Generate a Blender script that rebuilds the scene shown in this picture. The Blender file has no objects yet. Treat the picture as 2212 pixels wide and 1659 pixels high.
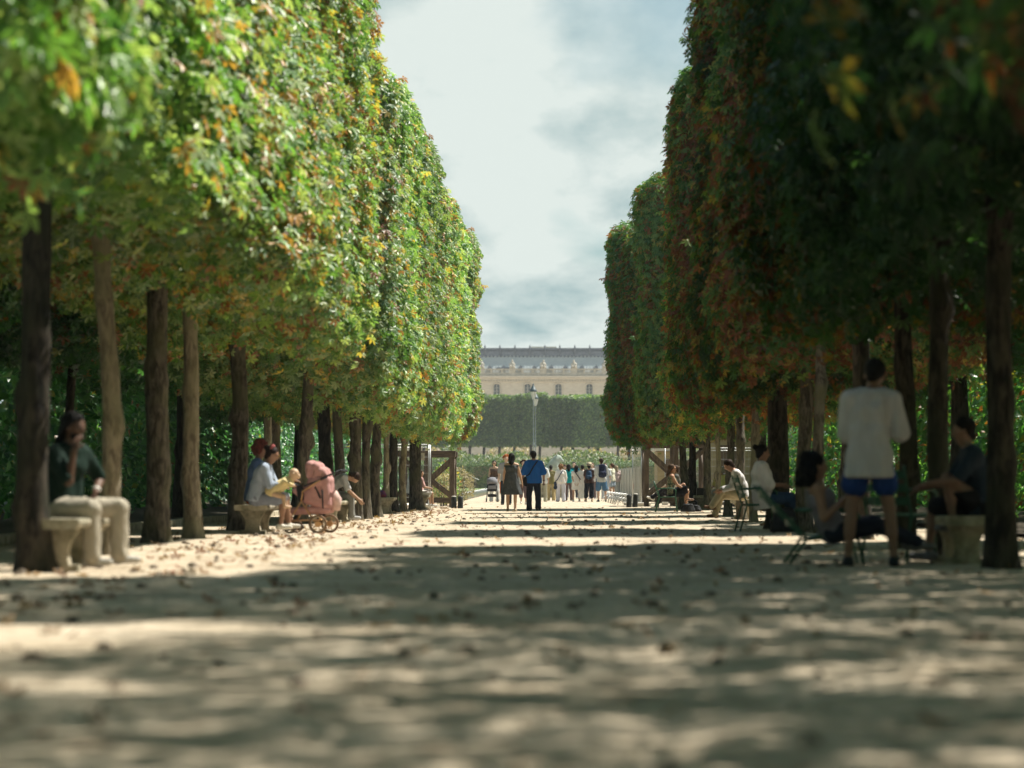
import bpy, math, random
import numpy as np
from mathutils import Vector, Matrix

# ------------------------------------------------------------------ camera, world, sun
R = math.radians
C = bpy.context.scene.collection
scn = bpy.context.scene
F = 5220.0; HX = 1165.0; HY = 1054.0; CH = 0.68     # focal in reference pixels, vanishing point, eye height

cam_d = bpy.data.cameras.new('camera'); cam = bpy.data.objects.new('camera', cam_d); C.objects.link(cam)
cam.location = (0, 0, CH); cam.rotation_euler = (R(90), 0, 0)
cam_d.sensor_width = 36.0; cam_d.lens = 36.0 * F / 2212.0
cam_d.shift_x = -(HX - 1106.0) / 2212.0; cam_d.shift_y = (HY - 829.5) / 2212.0
cam_d.clip_start = 0.1; cam_d.clip_end = 6000
cam_d.dof.use_dof = True; cam_d.dof.focus_distance = 74.0; cam_d.dof.aperture_fstop = 1.55
scn.camera = cam

CLOUD_SEED = (7.7, 3.9, 0.0)
SUN_EL, SUN_AZ = 59.0, 62.0           # azimuth from straight ahead towards the right
world = bpy.data.worlds.new('World'); scn.world = world; world.use_nodes = True
wn = world.node_tree; wn.nodes.clear(); WL = wn.links.new
def N(tree, typ, **kw):
    n = tree.nodes.new(typ)
    for k, v in kw.items():
        if k.startswith('i_'): n.inputs[k[2:].replace('_', ' ')].default_value = v
        else: setattr(n, k, v)
    return n
sky = N(wn, 'ShaderNodeTexSky', sky_type='NISHITA', sun_disc=False, sun_elevation=R(SUN_EL), sun_rotation=R(SUN_AZ), dust_density=1.5, air_density=1.0, ozone_density=1.4)
bg1 = N(wn, 'ShaderNodeBackground'); bg1.inputs['Strength'].default_value = 0.062
tint = N(wn, 'ShaderNodeMixRGB', blend_type='MULTIPLY'); tint.inputs[0].default_value = 1.0; tint.inputs[2].default_value = (0.66, 0.93, 0.86, 1)
WL(sky.outputs[0], tint.inputs[1]); WL(tint.outputs[0], bg1.inputs['Color'])
# clouds lie in a level layer overhead, so they bunch up towards the horizon
tc = N(wn, 'ShaderNodeTexCoord'); sx = N(wn, 'ShaderNodeSeparateXYZ'); WL(tc.outputs['Generated'], sx.inputs[0])
zc = N(wn, 'ShaderNodeMath', operation='MAXIMUM'); zc.inputs[1].default_value = 0.0; WL(sx.outputs[2], zc.inputs[0])
za = N(wn, 'ShaderNodeMath', operation='ADD'); za.inputs[1].default_value = 0.13; WL(zc.outputs[0], za.inputs[0])
ux = N(wn, 'ShaderNodeMath', operation='DIVIDE'); WL(sx.outputs[0], ux.inputs[0]); WL(za.outputs[0], ux.inputs[1])
uy = N(wn, 'ShaderNodeMath', operation='DIVIDE'); WL(sx.outputs[1], uy.inputs[0]); WL(za.outputs[0], uy.inputs[1])
cb = N(wn, 'ShaderNodeCombineXYZ'); WL(ux.outputs[0], cb.inputs[0]); WL(uy.outputs[0], cb.inputs[1])
mp = N(wn, 'ShaderNodeMapping'); mp.inputs['Scale'].default_value = (1.9, 0.8, 1.0); mp.inputs['Location'].default_value = CLOUD_SEED
WL(cb.outputs[0], mp.inputs['Vector'])
n1 = N(wn, 'ShaderNodeTexNoise'); n1.inputs['Scale'].default_value = 1.0; n1.inputs['Detail'].default_value = 7; n1.inputs['Roughness'].default_value = 0.46; n1.inputs['Distortion'].default_value = 0.3
WL(mp.outputs[0], n1.inputs['Vector'])
cr = N(wn, 'ShaderNodeValToRGB'); cr.color_ramp.elements[0].position = 0.43; cr.color_ramp.elements[0].color = (0.10, 0.10, 0.10, 1); cr.color_ramp.elements[1].position = 0.60; cr.color_ramp.elements[1].color = (1, 1, 1, 1)
cvb = N(wn, 'ShaderNodeMapRange'); cvb.inputs[1].default_value = 0.0; cvb.inputs[2].default_value = 0.7; cvb.inputs[3].default_value = 0.17; cvb.inputs[4].default_value = -0.16; WL(sx.outputs[2], cvb.inputs[0])
cva = N(wn, 'ShaderNodeMath', operation='ADD'); WL(n1.outputs['Fac'], cva.inputs[0]); WL(cvb.outputs[0], cva.inputs[1]); WL(cva.outputs[0], cr.inputs[0])
n2 = N(wn, 'ShaderNodeTexNoise'); n2.inputs['Scale'].default_value = 1.9; n2.inputs['Detail'].default_value = 10; n2.inputs['Roughness'].default_value = 0.55
WL(mp.outputs[0], n2.inputs['Vector'])
cc = N(wn, 'ShaderNodeValToRGB'); cc.color_ramp.elements[0].position = 0.30; cc.color_ramp.elements[0].color = (0.26, 0.43, 0.46, 1); cc.color_ramp.elements[1].position = 0.55; cc.color_ramp.elements[1].color = (0.80, 0.88, 0.84, 1)
WL(n2.outputs['Fac'], cc.inputs[0])
bg2 = N(wn, 'ShaderNodeBackground'); bg2.inputs['Strength'].default_value = 0.54; WL(cc.outputs[0], bg2.inputs['Color'])
mx = N(wn, 'ShaderNodeMixShader'); WL(cr.outputs[0], mx.inputs[0]); WL(bg1.outputs[0], mx.inputs[1]); WL(bg2.outputs[0], mx.inputs[2])
wo = N(wn, 'ShaderNodeOutputWorld'); WL(mx.outputs[0], wo.inputs['Surface'])

sd = bpy.data.lights.new('sun', 'SUN'); sd.energy = 5.0; sd.angle = R(0.53); sd.color = (1.0, 0.94, 0.83)
sun = bpy.data.objects.new('sun', sd); C.objects.link(sun)
dsun = Vector((-math.cos(R(SUN_EL)) * math.sin(R(SUN_AZ)), -math.cos(R(SUN_EL)) * math.cos(R(SUN_AZ)), -math.sin(R(SUN_EL))))
sun.rotation_euler = dsun.to_track_quat('-Z', 'Y').to_euler(); sun.location = (40, 20, 60)
scn.view_settings.view_transform = 'Standard'; scn.view_settings.look = 'None'; scn.view_settings.gamma = 1; scn.view_settings.exposure = 0.82
scn.view_settings.use_curve_mapping = False
cy = scn.cycles; cy.max_bounces = 7; cy.diffuse_bounces = 3; cy.glossy_bounces = 2; cy.transmission_bounces = 4; cy.transparent_max_bounces = 6
cy.caustics_reflective = False; cy.caustics_refractive = False; cy.use_denoising = True; cy.sample_clamp_indirect = 4.0

# ------------------------------------------------------------------ placing helpers
def gz(y):                                   # the ground is level, then climbs very gently beyond the allee
    return 0.0 if y < 72 else 0.0046 * (min(y, 230) - 72)
def G(px, py):                               # reference pixel on the ground -> world point
    lo, hi = 2.0, 400.0
    for _ in range(50):
        m = (lo + hi) / 2
        if HY + F / m * (CH - gz(m)) > py: lo = m
        else: hi = m
    y = (lo + hi) / 2
    return Vector(((px - HX) * y / F, y, gz(y)))
def at(px, y, z=None): return Vector(((px - HX) * y / F, y, gz(y) if z is None else z))
def zof(py, y): return (HY - py) * y / F + CH

# ------------------------------------------------------------------ mesh helpers
def mesh_obj(name, verts, faces, mat=None, parent=None, smooth=True, loc=None):
    me = bpy.data.meshes.new(name)
    if isinstance(verts, np.ndarray) and isinstance(faces, np.ndarray):
        n, m = len(verts), len(faces); k = faces.shape[1]
        me.vertices.add(n); me.vertices.foreach_set('co', np.ascontiguousarray(verts, dtype=np.float32).ravel())
        me.loops.add(m * k); me.loops.foreach_set('vertex_index', np.ascontiguousarray(faces, dtype=np.int32).ravel())
        me.polygons.add(m); me.polygons.foreach_set('loop_start', np.arange(0, m * k, k, dtype=np.int32))
        me.update(calc_edges=True)
    else:
        me.from_pydata([tuple(v) for v in verts], [], [tuple(f) for f in faces]); me.update()
    me.polygons.foreach_set('use_smooth', [smooth] * len(me.polygons))
    if mat: me.materials.append(mat)
    return link(name, me, parent, loc)
def link(name, me, parent=None, loc=None):
    o = bpy.data.objects.new(name, me); C.objects.link(o)
    if parent: o.parent = parent
    if loc is not None: o.location = loc
    return o
def tag(o, label, cat=None, group=None, kind=None):
    if label: o['label'] = label
    if cat: o['category'] = cat
    if group: o['group'] = group
    if kind: o['kind'] = kind
    return o
def thing(name, label, cat, loc=(0, 0, 0), rz=0.0, group=None):
    o = bpy.data.objects.new(name, None); C.objects.link(o); o.location = loc; o.rotation_euler = (0, 0, rz)
    o.empty_display_size = 0.2
    return tag(o, label, cat, group)
class MB:
    def __init__(s): s.v = []; s.f = []
    def add(s, vs, fs):
        b = len(s.v); s.v += [Vector(v) for v in vs]; s.f += [tuple(i + b for i in f) for f in fs]; return s
    def box(s, x0, x1, y0, y1, z0, z1, M=None, bev=0.0):
        xs = (x0, x1); ys = (y0, y1); zs = (z0, z1)
        if bev <= 0:
            vs = [Vector((xs[i], ys[j], zs[k])) for i in (0, 1) for j in (0, 1) for k in (0, 1)]
            fs = [(0, 1, 3, 2), (4, 6, 7, 5), (0, 4, 5, 1), (2, 3, 7, 6), (0, 2, 6, 4), (1, 5, 7, 3)]
        else:                                 # chamfered box
            c = Vector(((x0+x1)/2, (y0+y1)/2, (z0+z1)/2)); h = [(x1-x0)/2, (y1-y0)/2, (z1-z0)/2]; vs = []; idx = {}
            for sx in (-1, 1):
                for sy in (-1, 1):
                    for sz in (-1, 1):
                        for a in range(3):
                            p = [sx*(h[0]-bev), sy*(h[1]-bev), sz*(h[2]-bev)]; p[a] = (sx, sy, sz)[a]*h[a]
                            idx[(sx, sy, sz, a)] = len(vs); vs.append(c + Vector(p))
            fs = []
            for a in range(3):
                u, w = [k for k in range(3) if k != a]
                for sg in (-1, 1):
                    q = []
                    for (su, sw) in ((-1, -1), (1, -1), (1, 1), (-1, 1)):
                        k = [0, 0, 0]; k[a] = sg; k[u] = su; k[w] = sw; q.append(idx[(k[0], k[1], k[2], a)])
                    fs.append(q)
                for su in (-1, 1):
                    for sw in (-1, 1):
                        q = []
                        k = [0, 0, 0]; k[u] = su; k[w] = sw
                        k[a] = -1; q.append(idx[(*k, u)]); q.append(idx[(*k, w)])
                        k[a] = 1; q.append(idx[(*k, w)]); q.append(idx[(*k, u)])
                        fs.append(q)
            for sx in (-1, 1):
                for sy in (-1, 1):
                    for sz in (-1, 1): fs.append([idx[(sx, sy, sz, a)] for a in range(3)])
        if M is not None: vs = [M @ v for v in vs]
        return s.add(vs, fs)
    def beam(s, a, b, w, d, up=(0, 0, 1), bev=0.0):     # rectangular bar between two points
        a = Vector(a); b = Vector(b); t = (b - a); L = t.length; t.normalize(); u = Vector(up)
        if abs(t.dot(u)) > 0.95: u = Vector((0, 1, 0))
        sx = t.cross(u).normalized(); u2 = sx.cross(t).normalized()
        M = Matrix.Translation(a) @ Matrix((sx, t, u2)).transposed().to_4x4()
        return s.box(-w/2, w/2, 0, L, -d/2, d/2, M, bev)
    def tube(s, pts, r, n=8, caps=True, closed=False):
        pts = [Vector(p) for p in pts]; m = len(pts); rs = r if hasattr(r, '__len__') else [r] * m
        b = len(s.v); prev = None; vs = []
        for i, p in enumerate(pts):
            if closed: t = pts[(i+1) % m] - pts[i-1]
            else: t = pts[min(i+1, m-1)] - pts[max(i-1, 0)]
            t.normalize()
            if prev is None:
                a = Vector((0, 0, 1)) if abs(t.z) < 0.9 else Vector((1, 0, 0)); u = t.cross(a).normalized()
            else: u = (prev - t * prev.dot(t)).normalized()
            prev = u; w = t.cross(u)
            for k in range(n):
                an = 2 * math.pi * k / n; vs.append(p + (u * math.cos(an) + w * math.sin(an)) * rs[i])
        fs = []
        for i in range(m if closed else m - 1):
            j = (i + 1) % m
            for k in range(n): fs.append((i*n+k, i*n+(k+1) % n, j*n+(k+1) % n, j*n+k))
        if caps and not closed: fs.append(tuple(range(n-1, -1, -1))); fs.append(tuple((m-1)*n+k for k in range(n)))
        return s.add(vs, fs)
    def lathe(s, prof, n=16, c=(0, 0, 0), sy=1.0):
        c = Vector(c); vs = []; m = len(prof)
        for (r, z) in prof:
            for k in range(n):
                an = 2*math.pi*k/n; vs.append(c + Vector((r*math.cos(an), sy*r*math.sin(an), z)))
        fs = [(i*n+k, i*n+(k+1) % n, (i+1)*n+(k+1) % n, (i+1)*n+k) for i in range(m-1) for k in range(n)]
        fs.append(tuple(range(n-1, -1, -1))); fs.append(tuple((m-1)*n+k for k in range(n)))
        return s.add(vs, fs)
    def extrude(s, prof, x0, x1, axis='x'):      # closed 2D outline pushed along an axis
        n = len(prof)
        if axis == 'x': vs = [(x, a, b) for x in (x0, x1) for a, b in prof]
        else: vs = [(a, y, b) for y in (x0, x1) for a, b in prof]
        return s.add(vs, [(k, (k+1) % n, n+(k+1) % n, n+k) for k in range(n)] + [tuple(range(n-1, -1, -1)), tuple(range(n, 2*n))])
    def build(s, name, mat, parent=None, smooth=False, loc=None):
        return mesh_obj(name, s.v, s.f, mat, parent, smooth, loc)

# ------------------------------------------------------------------ materials
def material(name, col, col2=None, rough=0.7, scale=8.0, bump=0.0, bscale=None, spec=0.4, detail=5, metal=0.0, stretch=(1, 1, 1), lo=0.35, hi=0.65, world_co=False, sheen=0.0):
    m = bpy.data.materials.new(name); m.use_nodes = True; t = m.node_tree; b = t.nodes['Principled BSDF']
    b.inputs['Roughness'].default_value = rough; b.inputs['Metallic'].default_value = metal; b.inputs['Specular IOR Level'].default_value = spec
    if sheen: b.inputs['Sheen Weight'].default_value = sheen
    co = N(t, 'ShaderNodeTexCoord'); mp = N(t, 'ShaderNodeMapping'); mp.inputs['Scale'].default_value = stretch
    if world_co:
        g = N(t, 'ShaderNodeNewGeometry'); t.links.new(g.outputs['Position'], mp.inputs['Vector'])
    else: t.links.new(co.outputs['Object'], mp.inputs['Vector'])
    if col2 is None: col2 = tuple(c * 0.72 for c in col)
    nz = N(t, 'ShaderNodeTexNoise'); nz.inputs['Scale'].default_value = scale; nz.inputs['Detail'].default_value = detail; nz.inputs['Roughness'].default_value = 0.6
    t.links.new(mp.outputs[0], nz.inputs['Vector'])
    rp = N(t, 'ShaderNodeValToRGB'); e = rp.color_ramp.elements; e[0].position = lo; e[0].color = (*col2, 1); e[1].position = hi; e[1].color = (*col, 1)
    t.links.new(nz.outputs['Fac'], rp.inputs[0]); t.links.new(rp.outputs[0], b.inputs['Base Color'])
    if bump:
        n2 = N(t, 'ShaderNodeTexNoise'); n2.inputs['Scale'].default_value = bscale or scale * 4; n2.inputs['Detail'].default_value = 6
        t.links.new(mp.outputs[0], n2.inputs['Vector'])
        bp = N(t, 'ShaderNodeBump'); bp.inputs['Strength'].default_value = bump; bp.inputs['Distance'].default_value = 0.02
        t.links.new(n2.outputs['Fac'], bp.inputs['Height']); t.links.new(bp.outputs[0], b.inputs['Normal'])
    return m
_mc = {}
def cloth(col, rough=0.85):
    k = (tuple(round(c, 3) for c in col), rough)
    if k not in _mc: _mc[k] = material('cloth', col, tuple(c*0.8 for c in col), rough, 7, 1.0, 9, 0.2, 3, stretch=(1, 1, 0.4)); _mc[k].node_tree.nodes['Bump'].inputs['Distance'].default_value = 0.05
    return _mc[k]
def skinm(col):
    k = ('skin', col)
    if k not in _mc:
        _mc[k] = material('skin', col, tuple(c*0.85 for c in col), 0.5, 14, 0.08, 90, 0.4, 3)
        _mc[k].node_tree.nodes['Principled BSDF'].inputs['Subsurface Weight'].default_value = 0.0
    return _mc[k]
def hairm(col):
    k = ('hair', col)
    if k not in _mc: _mc[k] = material('hair', col, tuple(c*0.45 for c in col), 0.45, 30, 0.6, 60, 0.5, 4, stretch=(1, 1, 0.25), )
    _mc[k].node_tree.nodes['Principled BSDF'].inputs['Specular IOR Level'].default_value = 0.15; _mc[k].node_tree.nodes['Principled BSDF'].inputs['Roughness'].default_value = 0.65
    return _mc[k]

def leaf_material(name, greens, yellow, rust, a0, a1, patch=0.25, trans=0.35, rough=0.48, patch_scale=0.9, gloss=0.9):
    """per-leaf colour: green tones, then yellow, then rust; a0/a1 = share thresholds, shifted by a soft patch noise"""
    m = bpy.data.materials.new(name); m.use_nodes = True; t = m.node_tree; L = t.links.new
    b = t.nodes['Principled BSDF']; out = t.nodes['Material Output']
    g = N(t, 'ShaderNodeNewGeometry'); oi = N(t, 'ShaderNodeObjectInfo')
    nz = N(t, 'ShaderNodeTexNoise'); nz.inputs['Scale'].default_value = patch_scale; nz.inputs['Detail'].default_value = 3
    L(g.outputs['Position'], nz.inputs['Vector'])
    mr = N(t, 'ShaderNodeMapRange'); mr.inputs[1].default_value = 0.3; mr.inputs[2].default_value = 0.7; mr.inputs[3].default_value = -patch; mr.inputs[4].default_value = patch
    L(nz.outputs['Fac'], mr.inputs[0])
    ad = N(t, 'ShaderNodeMath', operation='ADD'); L(g.outputs['Random Per Island'], ad.inputs[0]); L(mr.outputs[0], ad.inputs[1])
    ad.use_clamp = True
    rp = N(t, 'ShaderNodeValToRGB'); r = rp.color_ramp; r.interpolation = 'LINEAR'
    r.elements[0].position = 0.0; r.elements[0].color = (*greens[0], 1); r.elements[1].position = a0 * 0.5; r.elements[1].color = (*greens[1], 1)
    for p, c in ((a0, greens[2]), (a0 + 0.04, yellow), (a1, yellow), (a1 + 0.04, rust), (1.0, tuple(x * 0.7 for x in rust))):
        e = r.elements.new(min(p, 1.0)); e.color = (*c, 1)
    L(ad.outputs[0], rp.inputs[0])
    hs = N(t, 'ShaderNodeHueSaturation'); mv = N(t, 'ShaderNodeMapRange'); mv.inputs[3].default_value = 0.75; mv.inputs[4].default_value = 1.3
    L(oi.outputs['Random'], mv.inputs[0]); L(mv.outputs[0], hs.inputs['Value']); L(rp.outputs[0], hs.inputs['Color'])
    L(hs.outputs[0], b.inputs['Base Color']); b.inputs['Roughness'].default_value = rough; b.inputs['Specular IOR Level'].default_value = gloss
    tr = N(t, 'ShaderNodeBsdfTranslucent'); bt = N(t, 'ShaderNodeMixRGB', blend_type='MULTIPLY'); bt.inputs[0].default_value = 1; bt.inputs[2].default_value = (1.9, 2.0, 0.75, 1)
    L(hs.outputs[0], bt.inputs[1]); L(bt.outputs[0], tr.inputs['Color'])
    ms = N(t, 'ShaderNodeMixShader'); ms.inputs[0].default_value = trans; L(b.outputs[0], ms.inputs[1]); L(tr.outputs[0], ms.inputs[2]); L(ms.outputs[0], out.inputs['Surface'])
    return m
GR = [(0.06, 0.15, 0.05), (0.15, 0.28, 0.09), (0.36, 0.43, 0.22)]  # palest green puts the sunlit highlights into the leaf colour
YE = (0.50, 0.37, 0.09); RU = (0.33, 0.14, 0.07)
M_leaf_green = leaf_material('leaf_green', GR, YE, RU, 0.90, 0.96, 0.12)
M_leaf_mixed = leaf_material('leaf_mixed', GR, YE, RU, 0.80, 0.88, 0.20)
M_leaf_autumn = leaf_material('leaf_autumn', GR, YE, RU, 0.77, 0.86, 0.24)
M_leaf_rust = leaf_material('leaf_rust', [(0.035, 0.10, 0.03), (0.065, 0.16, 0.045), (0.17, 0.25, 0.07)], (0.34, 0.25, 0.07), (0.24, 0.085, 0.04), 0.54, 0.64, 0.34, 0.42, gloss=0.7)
M_leaf_rdark = leaf_material('leaf_rdark', [(0.012, 0.040, 0.016), (0.02, 0.06, 0.022), (0.045, 0.09, 0.03)], (0.14, 0.10, 0.02), (0.11, 0.038, 0.016), 0.66, 0.76, 0.3, gloss=0.4)  # right-row leaves, colour darkened to stand in for shade
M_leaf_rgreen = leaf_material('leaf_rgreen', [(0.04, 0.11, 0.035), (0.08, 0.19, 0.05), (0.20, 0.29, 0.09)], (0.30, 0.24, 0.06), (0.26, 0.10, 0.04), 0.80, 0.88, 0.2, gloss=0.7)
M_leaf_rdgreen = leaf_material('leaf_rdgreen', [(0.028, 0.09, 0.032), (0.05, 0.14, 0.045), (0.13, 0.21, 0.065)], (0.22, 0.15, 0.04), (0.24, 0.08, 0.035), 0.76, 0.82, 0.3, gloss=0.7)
M_leaf_near = leaf_material('leaf_shade', [(0.010, 0.034, 0.016), (0.016, 0.05, 0.022), (0.035, 0.08, 0.03)], (0.08, 0.08, 0.02), (0.05, 0.03, 0.015), 0.93, 0.98, 0.05, gloss=0.4)  # near-black copy of the right-row leaves, shade put into the colour
M_leaf_wood = leaf_material('leaf_wood', [(0.022, 0.085, 0.04), (0.036, 0.13, 0.055), (0.09, 0.24, 0.085)], (0.2, 0.2, 0.04), (0.20, 0.08, 0.03), 0.93, 0.97, 0.08, 0.4, 0.4, 0.4)
M_leaf_wood_r = leaf_material('leaf_wood_autumn', [(0.03, 0.11, 0.035), (0.06, 0.19, 0.055), (0.14, 0.30, 0.08)], (0.28, 0.26, 0.05), (0.26, 0.10, 0.03), 0.84, 0.91, 0.2, 0.45, 0.4, 0.25)
M_leaf_lime = leaf_material('leaf_lime', [(0.045, 0.09, 0.035), (0.10, 0.17, 0.06), (0.20, 0.29, 0.11)], (0.2, 0.26, 0.08), (0.16, 0.2, 0.07), 0.93, 0.98, 0.14, 0.4)
M_leaf_hedge = leaf_material('leaf_hedge', [(0.035, 0.075, 0.03), (0.05, 0.10, 0.035), (0.10, 0.17, 0.05)], (0.2, 0.24, 0.08), (0.3, 0.24, 0.16), 0.92, 0.97, 0.06, 0.3)
M_leaf_pale = leaf_material('leaf_pale', [(0.15, 0.15, 0.09), (0.22, 0.20, 0.14), (0.30, 0.26, 0.20)], (0.42, 0.36, 0.30), (0.42, 0.33, 0.28), 0.35, 0.7, 0.15, 0.35)
M_leaf_border = leaf_material('leaf_border', [(0.07, 0.12, 0.04), (0.12, 0.19, 0.06), (0.22, 0.28, 0.11)], (0.36, 0.36, 0.18), (0.42, 0.35, 0.26), 0.86, 0.93, 0.1, 0.4)
M_grass = leaf_material('grass_blade', [(0.07, 0.13, 0.03), (0.11, 0.18, 0.04), (0.16, 0.22, 0.06)], (0.3, 0.28, 0.1), (0.3, 0.25, 0.12), 0.9, 0.96, 0.05, 0.3)
M_dry = leaf_material('leaf_dry', [(0.16, 0.10, 0.06), (0.26, 0.15, 0.07), (0.34, 0.22, 0.11)], (0.34, 0.20, 0.07), (0.28, 0.10, 0.03), 0.6, 0.8, 0.1, 0.15, 0.7)

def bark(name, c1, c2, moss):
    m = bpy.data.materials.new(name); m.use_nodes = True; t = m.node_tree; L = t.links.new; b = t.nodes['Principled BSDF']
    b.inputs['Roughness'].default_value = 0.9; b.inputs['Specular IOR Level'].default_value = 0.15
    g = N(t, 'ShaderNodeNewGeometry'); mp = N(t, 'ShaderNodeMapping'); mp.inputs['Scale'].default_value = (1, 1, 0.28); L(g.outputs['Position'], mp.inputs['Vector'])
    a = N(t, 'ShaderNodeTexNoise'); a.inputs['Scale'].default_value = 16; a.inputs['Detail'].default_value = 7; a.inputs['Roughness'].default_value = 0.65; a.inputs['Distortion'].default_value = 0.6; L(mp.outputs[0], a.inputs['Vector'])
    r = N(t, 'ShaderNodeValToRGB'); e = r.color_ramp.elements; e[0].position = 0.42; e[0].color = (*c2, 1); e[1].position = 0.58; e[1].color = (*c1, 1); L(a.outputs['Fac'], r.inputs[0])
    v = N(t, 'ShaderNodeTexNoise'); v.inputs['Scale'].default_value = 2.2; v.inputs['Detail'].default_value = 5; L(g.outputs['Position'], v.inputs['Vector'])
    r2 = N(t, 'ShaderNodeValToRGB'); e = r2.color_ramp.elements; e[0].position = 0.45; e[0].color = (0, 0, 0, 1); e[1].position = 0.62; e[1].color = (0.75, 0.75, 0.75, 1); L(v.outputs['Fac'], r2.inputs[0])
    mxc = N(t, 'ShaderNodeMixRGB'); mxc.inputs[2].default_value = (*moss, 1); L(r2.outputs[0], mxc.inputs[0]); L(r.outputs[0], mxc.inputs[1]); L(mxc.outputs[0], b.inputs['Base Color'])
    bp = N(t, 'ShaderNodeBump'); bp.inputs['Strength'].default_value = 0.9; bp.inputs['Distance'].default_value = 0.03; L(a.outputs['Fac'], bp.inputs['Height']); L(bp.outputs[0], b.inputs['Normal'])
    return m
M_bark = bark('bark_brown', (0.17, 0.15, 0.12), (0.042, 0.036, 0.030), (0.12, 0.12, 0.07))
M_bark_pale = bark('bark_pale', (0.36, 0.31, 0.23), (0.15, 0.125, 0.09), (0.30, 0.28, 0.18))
M_bark_dark = bark('bark_dark', (0.075, 0.063, 0.049), (0.016, 0.015, 0.014), (0.04, 0.042, 0.028))  # bark colour darkened to stand in for shade on the trunks

M_stone = material('bench_stone', (0.46, 0.41, 0.31), (0.19, 0.18, 0.12), 0.9, 6, 0.6, 30, detail=8, lo=0.38, hi=0.6)
M_green = material('green_paint', (0.035, 0.13, 0.075), (0.02, 0.085, 0.05), 0.4, 12, 0.05, 60)
M_wood = material('old_timber', (0.17, 0.13, 0.10), (0.08, 0.06, 0.045), 0.85, 3, 0.6, 12, stretch=(5, 5, 1.0))
M_wood_x = material('old_timber_grain', (0.17, 0.13, 0.10), (0.08, 0.06, 0.045), 0.85, 3, 0.6, 12, stretch=(1, 5, 5))
M_galv = material('galvanised_steel', (0.52, 0.53, 0.52), (0.38, 0.39, 0.39), 0.4, 20, 0, metal=0.6)
M_black = material('black_fabric', (0.012, 0.013, 0.017), (0.008, 0.009, 0.012), 0.75, 10, 0.2)
M_blackm = material('black_plastic', (0.02, 0.02, 0.023), (0.012, 0.012, 0.014), 0.4, 10)
M_white = material('white_panel', (0.66, 0.64, 0.58), (0.55, 0.53, 0.47), 0.7, 4, 0.1)
# ------------------------------------------------------------------ ground and setting
rng = np.random.default_rng(11)
def vnoise(x, y, seed=0):                       # cheap smooth value noise
    xi = np.floor(x).astype(np.int64); yi = np.floor(y).astype(np.int64); fx = x - xi; fy = y - yi
    def h(a, b):
        n = (a * 374761393 + b * 668265263 + seed * 974711) & 0x7fffffff; n = ((n ^ (n >> 13)) * 1274126177) & 0x7fffffff
        return (n & 0xffff) / 65535.0
    fx = fx*fx*(3-2*fx); fy = fy*fy*(3-2*fy)
    return (h(xi, yi)*(1-fx)+h(xi+1, yi)*fx)*(1-fy)+(h(xi, yi+1)*(1-fx)+h(xi+1, yi+1)*fx)*fy
def ground_material():
    m = bpy.data.materials.new('sand'); m.use_nodes = True; t = m.node_tree; L = t.links.new; b = t.nodes['Principled BSDF']
    b.inputs['Roughness'].default_value = 0.95; b.inputs['Specular IOR Level'].default_value = 0.1
    g = N(t, 'ShaderNodeNewGeometry')
    def nz(s, d, ro=0.6):
        n = N(t, 'ShaderNodeTexNoise'); n.inputs['Scale'].default_value = s; n.inputs['Detail'].default_value = d; n.inputs['Roughness'].default_value = ro; L(g.outputs['Position'], n.inputs['Vector']); return n
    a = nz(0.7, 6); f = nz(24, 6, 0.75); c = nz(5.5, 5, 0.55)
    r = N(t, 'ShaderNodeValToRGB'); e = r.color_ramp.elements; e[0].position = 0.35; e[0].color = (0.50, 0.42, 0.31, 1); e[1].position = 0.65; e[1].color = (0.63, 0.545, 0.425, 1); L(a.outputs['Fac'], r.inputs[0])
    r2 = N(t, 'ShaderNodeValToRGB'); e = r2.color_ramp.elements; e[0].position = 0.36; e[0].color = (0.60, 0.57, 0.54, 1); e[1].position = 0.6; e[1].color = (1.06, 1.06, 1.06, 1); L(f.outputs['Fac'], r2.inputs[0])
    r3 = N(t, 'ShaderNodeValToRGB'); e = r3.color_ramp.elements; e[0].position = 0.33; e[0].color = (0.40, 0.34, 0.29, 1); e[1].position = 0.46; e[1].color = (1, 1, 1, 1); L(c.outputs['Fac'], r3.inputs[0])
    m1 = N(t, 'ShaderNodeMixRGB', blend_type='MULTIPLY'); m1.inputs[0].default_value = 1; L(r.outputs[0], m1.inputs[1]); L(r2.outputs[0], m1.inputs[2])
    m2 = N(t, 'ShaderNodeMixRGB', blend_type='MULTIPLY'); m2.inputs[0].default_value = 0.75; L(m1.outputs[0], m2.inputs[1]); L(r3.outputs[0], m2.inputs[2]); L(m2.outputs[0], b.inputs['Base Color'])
    bp = N(t, 'ShaderNodeBump'); bp.inputs['Strength'].default_value = 0.7; bp.inputs['Distance'].default_value = 0.02; L(f.outputs['Fac'], bp.inputs['Height']); L(bp.outputs[0], b.inputs['Normal'])
    return m
M_sand = ground_material()
def relief(X, Y):
    a = vnoise(X*3.1, Y*2.4, 1)*0.5 + vnoise(X*7.7, Y*6.9, 2)*0.3 + vnoise(X*17, Y*15, 3)*0.2
    fade = np.clip((95 - Y) / 40, 0, 1)
    return (a - 0.52) * 0.045 * fade * np.clip((6.2 - np.abs(X)) / 1.0, 0.25, 1)
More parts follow.
